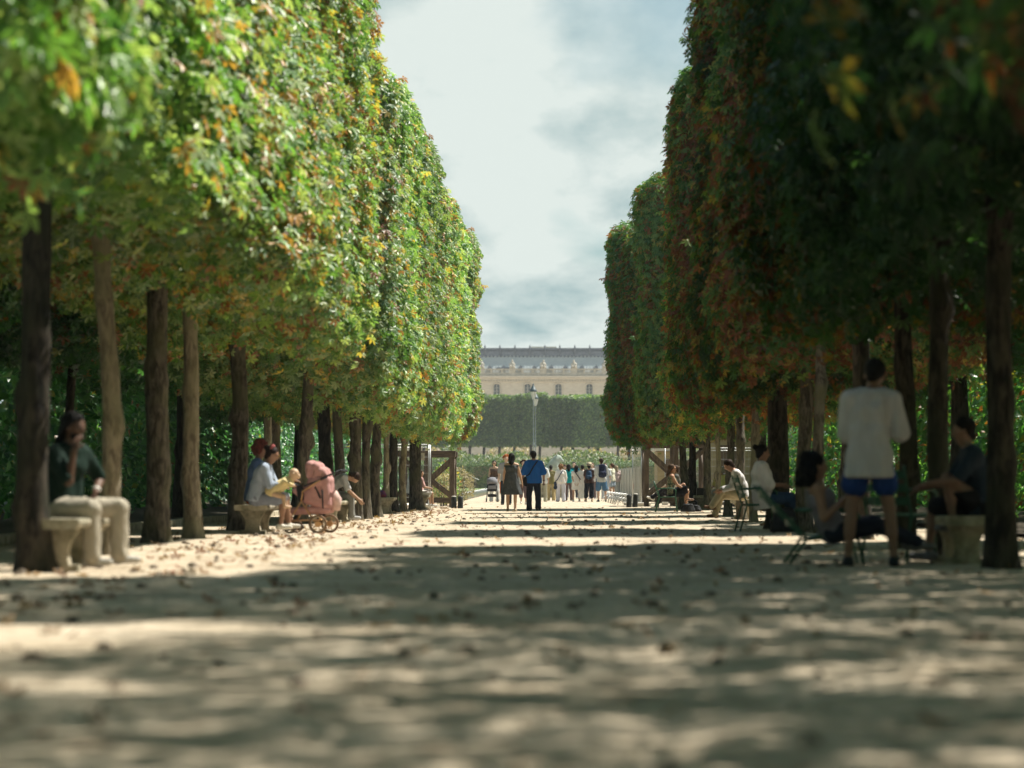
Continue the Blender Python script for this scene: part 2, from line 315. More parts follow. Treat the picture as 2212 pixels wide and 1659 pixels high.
def ground():
    xs = np.concatenate([[-700, -300, -120, -60, -30, -15, -10], np.arange(-7, 7.01, 0.14), [10, 15, 30, 60, 120, 300, 700]])
    ys = np.concatenate([[-60, -20, -5, 0, 3], np.arange(4, 60, 0.16), np.arange(60, 110, 0.5), [110, 115, 120, 130, 140, 150, 160, 180, 200, 230, 280, 350, 500, 800, 1500, 3000]])
    X, Y = np.meshgrid(xs, ys); Z = relief(X, Y)
    Z = Z + np.vectorize(gz)(Y)
    v = np.stack([X.ravel(), Y.ravel(), Z.ravel()], 1); nx = len(xs); ny = len(ys)
    i = (np.arange(ny-1)[:, None]*nx + np.arange(nx-1)[None, :]).ravel()
    f = np.stack([i, i+1, i+nx+1, i+nx], 1)
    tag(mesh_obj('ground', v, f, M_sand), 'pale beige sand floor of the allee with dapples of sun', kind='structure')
ground()

# ------------------------------------------------------------------ leaves
def palmate(L=1.0, n=5, width=0.21, droop=0.30):
    v = [(0, 0, 0)]; f = []
    for k in range(n):
        a = R(-105 + 210*k/(n-1)) if n > 1 else 0
        l = L * (1 - 0.25*abs(k-(n-1)/2)/((n-1)/2 or 1)); c, s = math.cos(a), math.sin(a)
        def P(u, w, z): return (s*u + c*w, c*u - s*w, z)
        b = len(v); v += [P(l*0.62, -l*width, -0.10*l), P(l, 0, -droop*l), P(l*0.62, l*width, -0.10*l)]
        f.append((0, b+2, b+1, b))
    return np.array(v, np.float32), np.array(f, np.int32)
def simple_leaf():
    v = [(0, 0, 0), (-0.30, 0.45, 0.06), (0, 1, -0.15), (0.30, 0.45, 0.06), (0, 0.5, -0.02)]
    return np.array(v, np.float32), np.array([(0, 4, 2, 1), (0, 3, 2, 4)], np.int32)
def scatter(P, Nn, T, S, tmpl):
    v0, f0 = tmpl; n = len(P); Nn = Nn / (np.linalg.norm(Nn, axis=1, keepdims=True) + 1e-9)
    T = T - Nn * np.sum(T*Nn, 1, keepdims=True); T /= (np.linalg.norm(T, axis=1, keepdims=True) + 1e-9); B = np.cross(T, Nn)
    V = (P[:, None, :] + S[:, None, None] * (v0[None, :, 0:1]*B[:, None, :] + v0[None, :, 1:2]*T[:, None, :] + v0[None, :, 2:3]*Nn[:, None, :]))
    Fc = f0[None] + (np.arange(n)*len(v0))[:, None, None]
    return V.reshape(-1, 3), Fc.reshape(-1, f0.shape[1])
def lump(P, seed, s):
    r = np.random.default_rng(seed); o = 0
    for k in range(5):
        w = r.normal(size=3) * s * (1 + 0.6*k); o = o + np.sin(P @ w + r.uniform(0, 6.28)) / (1 + 0.5*k)
    return o / 2.2
def crown_mesh(name, seed, n, W=4.4, Ly=5.2, H=6.4, size=0.135, rag=0.17):
    """clipped box of leaves: aisle face at x=0, back at x=-W, y centred, bottom at z=0"""
    r = np.random.default_rng(seed); h = np.array([W/2, Ly/2, H/2])
    area = np.array([Ly*H*1.35, Ly*H*0.45, W*H*0.8, W*H*0.8, W*Ly*0.8, W*Ly*0.85]); pr = area/area.sum()
    fc = r.choice(6, n, p=pr); U = r.uniform(-1, 1, (n, 3)); ax = np.array([0, 0, 1, 1, 2, 2])[fc]; sg = np.array([1, -1, 1, -1, 1, -1])[fc]
    U[np.arange(n), ax] = sg
    # round the corners: superellipsoid projection
    p = 7.0; nr = (np.abs(U)**p).sum(1)**(1/p); Q = U/nr[:, None]
    Nn = np.sign(Q)*np.abs(Q)**(p-1); Nn /= np.linalg.norm(Nn, axis=1, keepdims=True)
    P = Q*h
    depth = np.abs(r.normal(0, 0.21, n)); inner = r.random(n) < 0.14; depth[inner] = r.uniform(0.4, 1.5, inner.sum())
    bulge = rag*lump(P, seed+1, 1.1) + 0.13*lump(P, seed+2, 3.4)
    sprig = (r.random(n) < 0.012)*r.uniform(0, 0.2, n)
    P = P + Nn*(bulge - depth + sprig + 0.02)[:, None]
    # the aisle side hangs lower than the back
    wv = np.clip((P[:, 0]-(h[0]-1.5))/1.5, 0, 1); P[:, 2] -= wv*np.clip(-P[:, 2]/h[2], 0, 1)**2*0.32*(1+0.5*lump(P*np.array([0.3, 1, 0.3]), seed+5, 2.5))
    low = P[:, 2] < -h[2] + 0.5; P[low, 2] -= np.abs(r.normal(0, 0.16, low.sum()))
    up = np.array([0, 0, 1.0]); rd = r.normal(size=(n, 3))
    LN = Nn*0.75 + up*0.55 + rd*0.42; T = Nn*0.55 - up*0.75 + r.normal(size=(n, 3))*0.55
    S = size*r.uniform(0.62, 1.2, n); S[inner] *= 1.7
    V, Fc = scatter(P.astype(np.float32), LN, T, S, palmate())
    V = V + np.array([-W/2, 0, H/2])
    me_o = mesh_obj(name, V.astype(np.float32), Fc, None, None, False); me = me_o.data; bpy.data.objects.remove(me_o); return me
CROWNS = [crown_mesh('crown', 101+7*k, 26000) for k in range(4)]
CROWNS.append(crown_mesh('crown', 301, 9500, size=0.165, rag=0.5)); CROWNS.append(crown_mesh('crown', 302, 3900, size=0.17, rag=0.8)); CROWNS.append(crown_mesh('crown', 303, 14000, size=0.18, rag=0.35))     # thinner crown, light leaks through it

def trunk_mesh(seed, r0, h, lean=(0, 0), wob=0.035, flare=0.6, n=18, m=34):
    r = random.Random(seed); vs = []; ph = [r.uniform(0, 6.28) for _ in range(9)]
    knots = [(r.uniform(0, 6.28), r.uniform(0.5, h*0.9), r.uniform(0.03, 0.09)) for _ in range(5)]
    for i in range(m):
        t = (i/(m-1))**1.25; z = t*h
        cx = lean[0]*t*h + wob*math.sin(z*0.9+ph[0])*min(z, 1) + wob*0.5*math.sin(z*2.1+ph[1])*min(z, 1)
        cyy = lean[1]*t*h + wob*math.sin(z*0.8+ph[2])*min(z, 1)
        rr = r0*(1 - 0.22*t) + r0*flare*math.exp(-z/0.16)*0.55 + r0*flare*0.25*math.exp(-z/0.6)
        for k in range(n):
            a = 2*math.pi*k/n
            q = rr*(1 + 0.05*math.sin(3*a+ph[3]+z*0.5) + 0.04*math.sin(5*a+ph[4]-z*0.8) + 0.035*math.sin(9*a+ph[5]+z*3.1) + 0.16*math.exp(-z/0.2)*math.sin(5*a+ph[6]) + 0.02*math.sin(z*9+a*2+ph[7]))
            for (ka, kz, kr) in knots:
                d = (((a-ka+math.pi) % (2*math.pi)-math.pi)*rr)**2 + (z-kz)**2; q += kr*math.exp(-d/0.012)
            vs.append((cx+q*math.cos(a), cyy+q*math.sin(a), z-0.04))
    fs = [(i*n+k, i*n+(k+1) % n, (i+1)*n+(k+1) % n, (i+1)*n+k) for i in range(m-1) for k in range(n)]
    return vs, fs, (lean[0]*h, lean[1]*h)
def chestnut(px, py, wpx, side, mat, label, crown, cmat, face_x, zb, zt, ysc=1.0, lean=0.0, seed=0, X=None, Y=None, flip=False, group=None, limbs=3, ydx=0.0):
    if X is None: p = G(px, py)
    else: p = Vector((X, Y, gz(Y)))
    s = F/p.y; r0 = (wpx/s/2)*0.88 if wpx else 0.17
    t = thing('chestnut_tree', label, 'tree', p, 0, group)
    h = zb + 1.3
    v, f, top = trunk_mesh(seed*13+5, r0, h, (lean, 0.0))
    mesh_obj('trunk', v, f, mat, t, True)
    rr = random.Random(seed+77)
    for k in range(limbs):
        a = 2*math.pi*k/limbs + rr.uniform(-0.5, 0.5); d = Vector((math.cos(a), math.sin(a), 0)); b = Vector((top[0], top[1], h*0.78)) ; L_ = rr.uniform(1.2, 1.9)
        pts = [b, b + d*0.3*L_ + Vector((0, 0, 0.45)), b + d*0.65*L_ + Vector((0, 0, 1.25)), b + d*0.8*L_ + Vector((0, 0, 2.6))]
        MB().tube(pts, [r0*0.55, r0*0.42, r0*0.3, r0*0.14], 7).build('limb', mat, t, True)
    me = crown; c = link('crown', me, t)
    if not me.materials: me.materials.append(M_leaf_mixed)
    c.material_slots[0].link = 'OBJECT'; c.material_slots[0].material = cmat
    c.location = (face_x - p.x, ydx, zb - p.z); sx = 1.0
    c.rotation_euler = (0, 0, 0 if side < 0 else math.pi)
    c.scale = (sx, ysc*(-1 if flip else 1), (zt - zb)/6.4)
    return t
# left row: px, py, width px, bark, crown seed/mesh, crown material, aisle face x, bottom z, top z, y scale, lean, label
LEFT = [
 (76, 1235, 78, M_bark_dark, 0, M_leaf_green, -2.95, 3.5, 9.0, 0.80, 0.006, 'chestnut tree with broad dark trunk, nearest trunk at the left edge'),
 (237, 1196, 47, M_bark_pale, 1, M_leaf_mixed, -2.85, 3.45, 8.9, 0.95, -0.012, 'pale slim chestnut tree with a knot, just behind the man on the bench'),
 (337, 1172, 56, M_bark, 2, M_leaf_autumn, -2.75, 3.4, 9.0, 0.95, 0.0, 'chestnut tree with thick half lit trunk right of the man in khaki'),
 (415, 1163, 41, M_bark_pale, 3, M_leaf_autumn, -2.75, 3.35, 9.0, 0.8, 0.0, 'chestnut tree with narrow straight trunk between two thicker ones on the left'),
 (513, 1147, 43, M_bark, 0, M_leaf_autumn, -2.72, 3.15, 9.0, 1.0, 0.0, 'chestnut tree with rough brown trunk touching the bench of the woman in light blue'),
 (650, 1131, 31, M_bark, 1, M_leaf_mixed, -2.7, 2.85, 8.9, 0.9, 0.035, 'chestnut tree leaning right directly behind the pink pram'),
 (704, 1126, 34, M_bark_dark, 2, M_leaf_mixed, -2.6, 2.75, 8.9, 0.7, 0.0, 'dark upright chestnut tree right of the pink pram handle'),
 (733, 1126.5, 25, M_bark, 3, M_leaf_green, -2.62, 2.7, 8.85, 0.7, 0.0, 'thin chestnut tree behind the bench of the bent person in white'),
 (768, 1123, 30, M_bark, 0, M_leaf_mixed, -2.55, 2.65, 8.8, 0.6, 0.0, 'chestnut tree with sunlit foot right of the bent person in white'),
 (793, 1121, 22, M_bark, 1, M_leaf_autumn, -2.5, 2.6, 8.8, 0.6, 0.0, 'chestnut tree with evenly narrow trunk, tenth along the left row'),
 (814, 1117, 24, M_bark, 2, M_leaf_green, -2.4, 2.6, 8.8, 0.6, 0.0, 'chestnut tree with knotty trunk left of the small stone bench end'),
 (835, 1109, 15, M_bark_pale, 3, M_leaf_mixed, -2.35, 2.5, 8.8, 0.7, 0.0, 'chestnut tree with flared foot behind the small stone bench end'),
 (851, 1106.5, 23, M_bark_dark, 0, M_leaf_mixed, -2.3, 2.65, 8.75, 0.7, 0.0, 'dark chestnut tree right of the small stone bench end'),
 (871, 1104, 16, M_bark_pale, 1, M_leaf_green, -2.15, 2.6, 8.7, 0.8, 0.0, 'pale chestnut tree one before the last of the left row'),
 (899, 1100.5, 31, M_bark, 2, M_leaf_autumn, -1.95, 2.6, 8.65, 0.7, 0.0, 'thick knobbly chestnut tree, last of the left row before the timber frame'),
]
LEFT_T = []
for i, (px, py, w, bk, cm, lm, fx, zb, zt, ys, ln, lab) in enumerate(LEFT):
    LEFT_T.append(chestnut(px, py, w, -1, bk, lab, CROWNS[cm], lm, fx, zb, zt, ys, ln, i, flip=(i % 2 == 1), group='chestnut trees of the left row', ydx=1.9 if i == 0 else 0.0))
def shade_crown(t, z0, z1, ysc, cm, mat, fx):  # unseen extra crown stacked above, added to throw shade on the left row
    c = link('crown', CROWNS[cm], t); c.material_slots[0].link = 'OBJECT'; c.material_slots[0].material = mat
    c.location = (fx - t.location.x, 0, z0 - t.location.z); c.rotation_euler = (0, 0, math.pi); c.scale = (0.9, ysc, (z1-z0)/6.4)
# nearer trees of the left row, trunks left of the frame
for i, (X, Y, cm, lm, fx, zb, zt, ys, lab) in enumerate([
 (-4.3, 13.7, 6, M_leaf_green, -2.7, 3.05, 9.0, 0.62, 'nearest chestnut crown in the upper left corner, hanging low with blurred sunlit leaves'),
 (-4.4, 8.6, 1, M_leaf_green, -3.0, 2.9, 9.0, 0.8, 'chestnut tree of the left row beside the camera'),
]):
    q_ = chestnut(0, 0, 0, -1, M_bark, lab, CROWNS[cm], lm, fx, zb, zt, ys, 0, 40+i, X=X, Y=Y, group='chestnut trees of the left row')
    if i == 0: NEAR_T = q_
RIGHT = [
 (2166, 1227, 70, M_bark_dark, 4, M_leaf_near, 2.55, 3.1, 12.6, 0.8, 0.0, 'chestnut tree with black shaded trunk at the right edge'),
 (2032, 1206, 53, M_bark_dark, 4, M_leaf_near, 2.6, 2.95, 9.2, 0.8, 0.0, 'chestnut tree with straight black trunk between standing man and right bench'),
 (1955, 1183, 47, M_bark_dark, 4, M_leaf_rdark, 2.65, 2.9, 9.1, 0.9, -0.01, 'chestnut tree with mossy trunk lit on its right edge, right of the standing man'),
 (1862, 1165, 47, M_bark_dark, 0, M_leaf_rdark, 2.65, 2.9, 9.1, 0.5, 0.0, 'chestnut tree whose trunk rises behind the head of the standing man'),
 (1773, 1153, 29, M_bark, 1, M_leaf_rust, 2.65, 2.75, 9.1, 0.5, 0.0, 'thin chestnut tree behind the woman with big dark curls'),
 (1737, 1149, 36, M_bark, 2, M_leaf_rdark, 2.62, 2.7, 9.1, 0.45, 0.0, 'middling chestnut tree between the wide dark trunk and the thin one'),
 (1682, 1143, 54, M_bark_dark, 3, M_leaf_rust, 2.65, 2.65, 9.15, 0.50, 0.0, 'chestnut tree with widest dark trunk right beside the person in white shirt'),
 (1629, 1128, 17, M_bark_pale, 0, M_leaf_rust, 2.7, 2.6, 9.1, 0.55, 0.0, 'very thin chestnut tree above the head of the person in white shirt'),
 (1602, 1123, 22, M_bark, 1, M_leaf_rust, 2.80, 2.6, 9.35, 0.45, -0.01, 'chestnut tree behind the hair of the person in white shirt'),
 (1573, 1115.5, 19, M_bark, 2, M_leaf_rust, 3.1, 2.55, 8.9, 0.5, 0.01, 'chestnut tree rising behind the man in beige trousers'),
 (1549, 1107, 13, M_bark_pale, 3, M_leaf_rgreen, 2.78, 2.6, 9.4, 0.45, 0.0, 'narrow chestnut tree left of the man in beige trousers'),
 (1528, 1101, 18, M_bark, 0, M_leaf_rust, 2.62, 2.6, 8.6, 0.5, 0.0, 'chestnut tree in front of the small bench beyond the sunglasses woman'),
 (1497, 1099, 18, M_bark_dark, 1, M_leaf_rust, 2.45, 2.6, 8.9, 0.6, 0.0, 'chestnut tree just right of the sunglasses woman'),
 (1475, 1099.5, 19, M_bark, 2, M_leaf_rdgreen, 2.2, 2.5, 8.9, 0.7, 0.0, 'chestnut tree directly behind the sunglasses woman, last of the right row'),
]
for i, (px, py, w, bk, cm, lm, fx, zb, zt, ys, ln, lab) in enumerate(RIGHT):
    tr_ = chestnut(px, py, w, 1, bk, lab, CROWNS[cm], lm, fx, zb, zt if i else 9.2, ys, ln, 60+i, flip=(i % 2 == 0), group='chestnut trees of the right row', ydx={3: -3.0, 4: 1.1, 5: 1.0, 8: -1.4}.get(i, 0.0))
    if i == 0: shade_crown(tr_, 9.0, 15.6, 0.50, 4, lm, 2.6)
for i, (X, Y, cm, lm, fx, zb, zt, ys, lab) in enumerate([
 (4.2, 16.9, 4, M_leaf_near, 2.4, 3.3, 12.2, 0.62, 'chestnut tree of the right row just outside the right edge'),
 (4.2, 13.9, 5, M_leaf_near, 2.3, 3.3, 7.8, 0.50, 'low chestnut tree added in the right row gap to dapple the sand'),  # added sparse tree, breaks the band of sun into dapples
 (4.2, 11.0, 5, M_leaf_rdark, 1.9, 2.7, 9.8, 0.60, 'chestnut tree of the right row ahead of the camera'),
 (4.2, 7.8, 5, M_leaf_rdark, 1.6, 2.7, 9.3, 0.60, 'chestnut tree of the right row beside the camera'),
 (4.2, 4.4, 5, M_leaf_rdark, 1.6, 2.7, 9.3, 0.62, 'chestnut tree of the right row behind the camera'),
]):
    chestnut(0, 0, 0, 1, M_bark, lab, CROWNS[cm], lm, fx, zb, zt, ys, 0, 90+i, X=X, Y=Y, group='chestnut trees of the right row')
# both rows run on behind the camera and keep the low sky off the trunks
BL = [M_leaf_green, M_leaf_mixed, M_leaf_rdark]
for k, Y in enumerate((2.5, -4.5, -11.0, -18.0, -26.0)):
    chestnut(0, 0, 0, -1, M_bark, 'chestnut tree of the left row, %s behind the camera' % ('just', 'second', 'third', 'fourth', 'last')[k], CROWNS[k % 4], BL[k % 2], -2.8, 2.9, 9.0, 1.25, 0, 200+k, X=-4.3, Y=Y, group='chestnut trees behind the camera on the left', limbs=2)
    if Y < 2: chestnut(0, 0, 0, 1, M_bark, 'chestnut tree of the right row, %s behind the camera' % ('just', 'second', 'third', 'fourth', 'last')[k], CROWNS[(k+2) % 4], BL[2], 2.6, 2.7, 9.2, 1.25, 0, 220+k, X=4.2, Y=Y, group='chestnut trees behind the camera on the right', limbs=2)
# the leaves of the nearest crowns that can be picked apart one by one
LM = []
for nm, c3 in (('leaf_pale_green', (0.34, 0.42, 0.20)), ('leaf_mid_green', (0.13, 0.27, 0.07)), ('leaf_rusty', (0.40, 0.22, 0.07))):
    m_ = leaf_material(nm, [c3, c3, c3], c3, c3, 0.7, 0.8, 0.01)
    vv, ff = palmate(); o = mesh_obj('leaf', vv, ff, m_, None, False); LM.append(o.data); bpy.data.objects.remove(o)
def loose_leaves(t, fx, y0, y1, z0, z1, n, seed, size):
    r = random.Random(seed)
    for k in range(n):
        o = link('leaf', LM[r.choice((0, 0, 1, 1, 1, 2))], t)
        Nv = Vector((0.7+r.gauss(0, 0.35), r.gauss(0, 0.4), 0.6+r.gauss(0, 0.3))).normalized(); T = Vector((0.5+r.gauss(0, 0.4), r.gauss(0, 0.5), -0.8)); T = (T - Nv*T.dot(Nv)).normalized(); B = T.cross(Nv)
        M = Matrix((B, T, Nv)).transposed().to_4x4(); z = z0 + (z1-z0)*r.random()
        M.translation = Vector((fx - t.location.x + r.uniform(0.0, 0.24), r.uniform(y0, y1) - t.location.y, z)); o.matrix_local = M @ Matrix.Scale(size*r.uniform(0.7, 1.25), 4)
loose_leaves(NEAR_T, -2.75, 12.3, 15.3, 2.9, 4.4, 230, 1, 0.19)
loose_leaves(LEFT_T[0], -2.95, 19.6, 23.5, 3.3, 5.2, 220, 2, 0.15)
loose_leaves(LEFT_T[1], -2.85, 23.0, 27.4, 3.3, 6.0, 220, 3, 0.15)
# second rows, outside the first
BACK = [
 (-1, -7.0, 61, 22, 573, M_bark_pale, 'pale thin trunk above the bun of the woman in light blue'),
 (-1, -7.3, 67, 25, 597, M_bark_pale, 'pale chestnut trunk right of the woman in light blue'),
 (-1, -7.6, 39.5, 24, 155, M_bark_dark, 'thin black chestnut trunk deep in shade left of the pale slim trunk'),
 (-1, -8.0, 30, 0, 0, M_bark_dark, 'chestnut tree of the outer left row hidden behind the near trunks'),
 (-1, -7.4, 50, 0, 0, M_bark_dark, 'chestnut tree of the outer left row in the shade beyond the first benches'),
 (-1, -7.4, 74, 0, 0, M_bark_dark, 'chestnut tree at the far end of the outer left row'),
 (1, 8.0, 30, 0, 0, M_bark_dark, 'chestnut tree of the outer right row in deep shade'),
 (1, 7.6, 44, 0, 0, M_bark_dark, 'chestnut tree of the outer right row behind the seated curly haired woman'),
 (1, 7.6, 60, 0, 0, M_bark, 'chestnut tree of the outer right row behind the wide dark trunk'),
 (1, 7.2, 78, 0, 0, M_bark, 'chestnut tree at the far end of the outer right row'),
]
for i, (sd_, X, Y, w, px, bk, lab) in enumerate(BACK):
    if px: X = (px-HX)*Y/F
    chestnut(0, 0, w or 0, sd_, bk, lab, CROWNS[i % 4], M_leaf_wood if sd_ < 0 else M_leaf_wood_r, X - sd_*1.2 if sd_ < 0 else X - 1.2, 3.0, 8.4 if sd_ < 0 else 6.6, 1.35 if sd_ < 0 else 0.8, 0.01, 120+i, X=X, Y=Y, flip=i % 2 == 0, group='chestnut trees of the outer rows')

# ------------------------------------------------------------------ woods beyond both rows: one mass of leaves each
def thicket(name, x0, x1, y0, y1, h, n, mat, label, seed, size=0.2):
    r = np.random.default_rng(seed); P = np.stack([r.uniform(0, 1, n)**1.6*(x1-x0)+x0, r.uniform(y0, y1, n), r.uniform(0.0, 1, n)**0.9*h], 1)
    keep = np.ones(n, bool); d = lump(P*np.array([1, 1, 1.6]), seed, 0.9); keep = d > -0.55
    P = P[keep]; d = d[keep]; P[:, 0] += np.sign(x0)*(-0.55)*d; n = len(P)
    s = -np.sign(x0); Nn = np.array([s*0.6, -0.25, 0.6]) + r.normal(size=(n, 3))*0.6; T = np.array([s*0.2, 0, -0.6]) + r.normal(size=(n, 3))*0.7
    S = size*r.uniform(0.6, 1.3, n); deep = np.abs(P[:, 0]-x0) > 1.8; S[deep] *= 2.2
    V, Fc = scatter(P, Nn, T, S, simple_leaf()); 
    return tag(mesh_obj(name, V.astype(np.float32), Fc, mat, None, False), label, 'undergrowth', kind='stuff')
thicket('thicket', -9.2, -13.5, -30, 150, 7.0, 112000, M_leaf_wood, 'dense dark green shrubbery behind the left row of trunks', 5, 0.22)
thicket('thicket', 9.2, 13.5, -30, 100, 6.5, 82000, M_leaf_wood_r, 'sunlit green and rusty shrubbery behind the right row of trunks', 6, 0.22)
for s in (-1, 1):
    nm = 'soil_bed'
    v = [(s*6.6, 10, 0.02), (s*16, 10, 0.03), (s*16, 150 if s < 0 else 98, gz(150) + 0.03), (s*6.6, 150 if s < 0 else 98, gz(98)+0.03)]
    o = mesh_obj(nm, v, [(0, 1, 2, 3)], material('soil', (0.10, 0.08, 0.055), (0.05, 0.04, 0.03), 0.95, 3, 0.5, 12, world_co=True), None, False)
    tag(o, 'dark leaf covered soil under the trees on the %s' % ('left' if s < 0 else 'right'), kind='structure')
# kerb stones along the beds
kb = thing('kerb', 'low row of pale edging stones behind the left trunks', 'kerb', (-6.5, 0, 0)); kb['kind'] = 'structure'; del kb['category']
kme = None
for k in range(46):
    if kme is None:
        o = MB().box(-0.09, 0.09, -0.47, 0.47, -0.05, 0.12, None, 0.015).build('kerb_stone', M_stone, kb); kme = o.data
    else: o = link('kerb_stone', kme, kb)
    o.location = (0, 24+k*1.0, 0); o.rotation_euler = (0, 0, random.Random(k).uniform(-0.02, 0.02))

# ------------------------------------------------------------------ litter of leaves and grit
def ground_litter():
    r = np.random.default_rng(3)
    def lay(n, xf, yf, size, name, mat, label, tilt=0.45):
        X = xf(r, n); Y = yf(r, n); Z = relief(X, Y) + np.vectorize(gz)(Y) + 0.012
        P = np.stack([X, Y, Z], 1); Nn = np.array([0, 0, 1.0]) + r.normal(size=(n, 3))*tilt; T = r.normal(size=(n, 3))
        V, Fc = scatter(P, Nn, T, size*r.uniform(0.5, 1.2, n), palmate(1, 5, 0.2, -0.15) if name != 'grit' else simple_leaf())
        tag(mesh_obj(name, V.astype(np.float32), Fc, mat, None, False), label, 'leaf litter' if name != 'grit' else 'grit', kind='stuff')
    lay(850, lambda r, n: -np.abs(r.normal(0, 1.6, n)) - 2.6 + r.uniform(0, 1, n)*0, lambda r, n: r.uniform(9, 90, n), 0.085, 'fallen_leaves', M_dry, 'brown and orange fallen leaves strewn along the left edge')
    lay(650, lambda r, n: r.uniform(-3, 6.4, n), lambda r, n: 5 + 75*r.uniform(0, 1, n)**1.3, 0.08, 'fallen_leaves', M_dry, 'curled brown leaves scattered over the middle and right of the allee')
    n = 1100; X = r.uniform(-4.5, 5, n); Y = 4.5 + 60*r.uniform(0, 1, n)**1.5
    vs = []; fs = []
    for k in range(n):
        s = 0.010 + 0.045*r.random()**2.5; z = float(relief(np.array([X[k]]), np.array([Y[k]]))[0]); b = len(vs)
        a = r.uniform(0, 6.28); q = [(math.cos(a+j*math.pi/2.5)*s*r.uniform(0.7, 1.3), math.sin(a+j*math.pi/2.5)*s*r.uniform(0.7, 1.3)) for j in range(5)]
        vs += [(X[k]+u, Y[k]+w, z-0.01) for u, w in q] + [(X[k]+u*0.6, Y[k]+w*0.6, z+s*0.6) for u, w in q] + [(X[k], Y[k], z+s*0.75)]
        fs += [(b+j, b+(j+1) % 5, b+5+(j+1) % 5, b+5+j) for j in range(5)] + [(b+5+j, b+5+(j+1) % 5, b+10) for j in range(5)]
    tag(mesh_obj('grit', vs, fs, material('clod', (0.20, 0.16, 0.12), (0.10, 0.08, 0.06), 0.95, 9, world_co=True), None, False), 'small dark clods and stones lying on the sand', 'grit', kind='stuff')
ground_litter()

# ------------------------------------------------------------------ far garden
def leaf_box(name, x0, x1, y0, y1, z0, z1, n, size, mat, seed, amp=0.2, shoots=0.0, core=None, parent=None, taper=0.0):
    """hedge: leaves over the front, top and ends of a box, rooted on a dark inner mass"""
    r = np.random.default_rng(seed); A = [(x1-x0)*(z1-z0), (x1-x0)*(y1-y0), (y1-y0)*(z1-z0)]; pr = np.array([A[0], A[1], A[2]/2, A[2]/2, A[0]*0.5]); pr /= pr.sum()
    f = r.choice(5, n, p=pr); P = np.stack([r.uniform(x0, x1, n), r.uniform(y0, y1, n), r.uniform(z0, z1, n)], 1); Nn = np.zeros((n, 3))
    for k, (ax, val, s) in enumerate([(1, y0, -1), (2, z1, 1), (0, x0, -1), (0, x1, 1), (1, y1, 1)]):
        m = f == k; P[m, ax] = val; Nn[m, ax] = s
    P += Nn*(amp*lump(P, seed, 0.7/max(size, 0.1)*0.25) - np.abs(r.normal(0, amp*0.6, n)))[:, None]
    sh = (r.random(n) < shoots) & (f == 1); P[sh, 2] += r.uniform(0, 1, sh.sum())*shoots*3
    LN = Nn*0.6 + np.array([0, 0, 0.6]) + r.normal(size=(n, 3))*0.55; T = Nn*0.3 + np.array([0, 0, -0.2]) + r.normal(size=(n, 3))
    V, Fc = scatter(P, LN, T, size*r.uniform(0.6, 1.3, n), simple_leaf())
    b = len(V); m = size*0.8 + amp
    cv = np.array([(x, y, z) for x in (x0+m, x1-m) for y in (y0+m, max(y1-m, y0+m+0.05)) for z in (z0, z1-m)]); cf = np.array([(0, 1, 3, 2), (4, 6, 7, 5), (0, 4, 5, 1), (2, 3, 7, 6), (0, 2, 6, 4), (1, 5, 7, 3)]) + b
    return mesh_obj(name, np.vstack([V, cv]).astype(np.float32), np.vstack([Fc, cf]), mat, parent, False)
zh = gz(209)
o = leaf_box('hedge', -26, 26, 209, 212, zh, zh+2.2, 56000, 0.14, M_leaf_hedge, 21, 0.18, 0.25); tag(o, 'long dark clipped hedge with sunlit shoots along its top', 'hedge')
# lush planting above and behind the hedge
def border(name, x0, x1, y, z0, zt, n, size, mat, label, seed):
    r = np.random.default_rng(seed); X = r.uniform(x0, x1, n); top = zt*(0.7+0.5*vnoise(X*0.5, X*0, seed)) ; Z = z0 + r.uniform(0, 1, n)**0.8*top
    P = np.stack([X, y + r.uniform(0, 4, n), Z], 1); T = np.array([0, 0, 1.0]) + r.normal(size=(n, 3))*0.5; Nn = np.array([0.2, -0.8, 0.3]) + r.normal(size=(n, 3))*0.6
    V, Fc = scatter(P, Nn, T, size*r.uniform(0.6, 1.5, n), simple_leaf()); tag(mesh_obj(name, V.astype(np.float32), Fc, mat, None, False), label, 'planting', kind='stuff')
border('flower_border', -26, 26, 213, zh, 3.25, 30000, 0.24, M_leaf_border, 'tall loose green planting right behind the clipped hedge', 31)
border('pale_haze_band', -34, 34, 343, zh, 5.6, 30000, 0.34, M_leaf_pale, 'pinkish pale band of leaves standing in for haze between the trunks of the clipped trees', 32)  # pale leaves stand in for haze behind the clipped trees
lawn = mesh_obj('lawn', [(-14, 101, gz(101)+0.02), (-3.35, 101, gz(101)+0.02), (-3.0, 140, gz(140)+0.02), (-4.2, 208, gz(208)+0.02), (-30, 208, gz(208)+0.02), (-30, 120, gz(120)+0.02)], [(0, 1, 2, 3, 4, 5)], material('lawn_soil', (0.16, 0.22, 0.07), (0.10, 0.15, 0.045), 0.9, 2, 0.3, 30, world_co=True), None, False)
tag(lawn, 'strip of sunlit green lawn behind the little fence', kind='structure')
r = np.random.default_rng(8); n = 16000; Y = 101.5 + 60*r.uniform(0, 1, n)**1.3; X = -3.4 - r.uniform(0, 8, n)*1.0; P = np.stack([X, Y, np.vectorize(gz)(Y)+0.02], 1)
V, Fc = scatter(P, np.array([0, -1, 0.2]) + r.normal(size=(n, 3))*0.4, np.array([0, 0, 1.0]) + r.normal(size=(n, 3))*0.25, r.uniform(0.05, 0.11, n), simple_leaf())
tag(mesh_obj('grass', V.astype(np.float32), Fc, M_grass, None, False), 'short grass blades on the lawn left of the path', 'grass', kind='stuff')

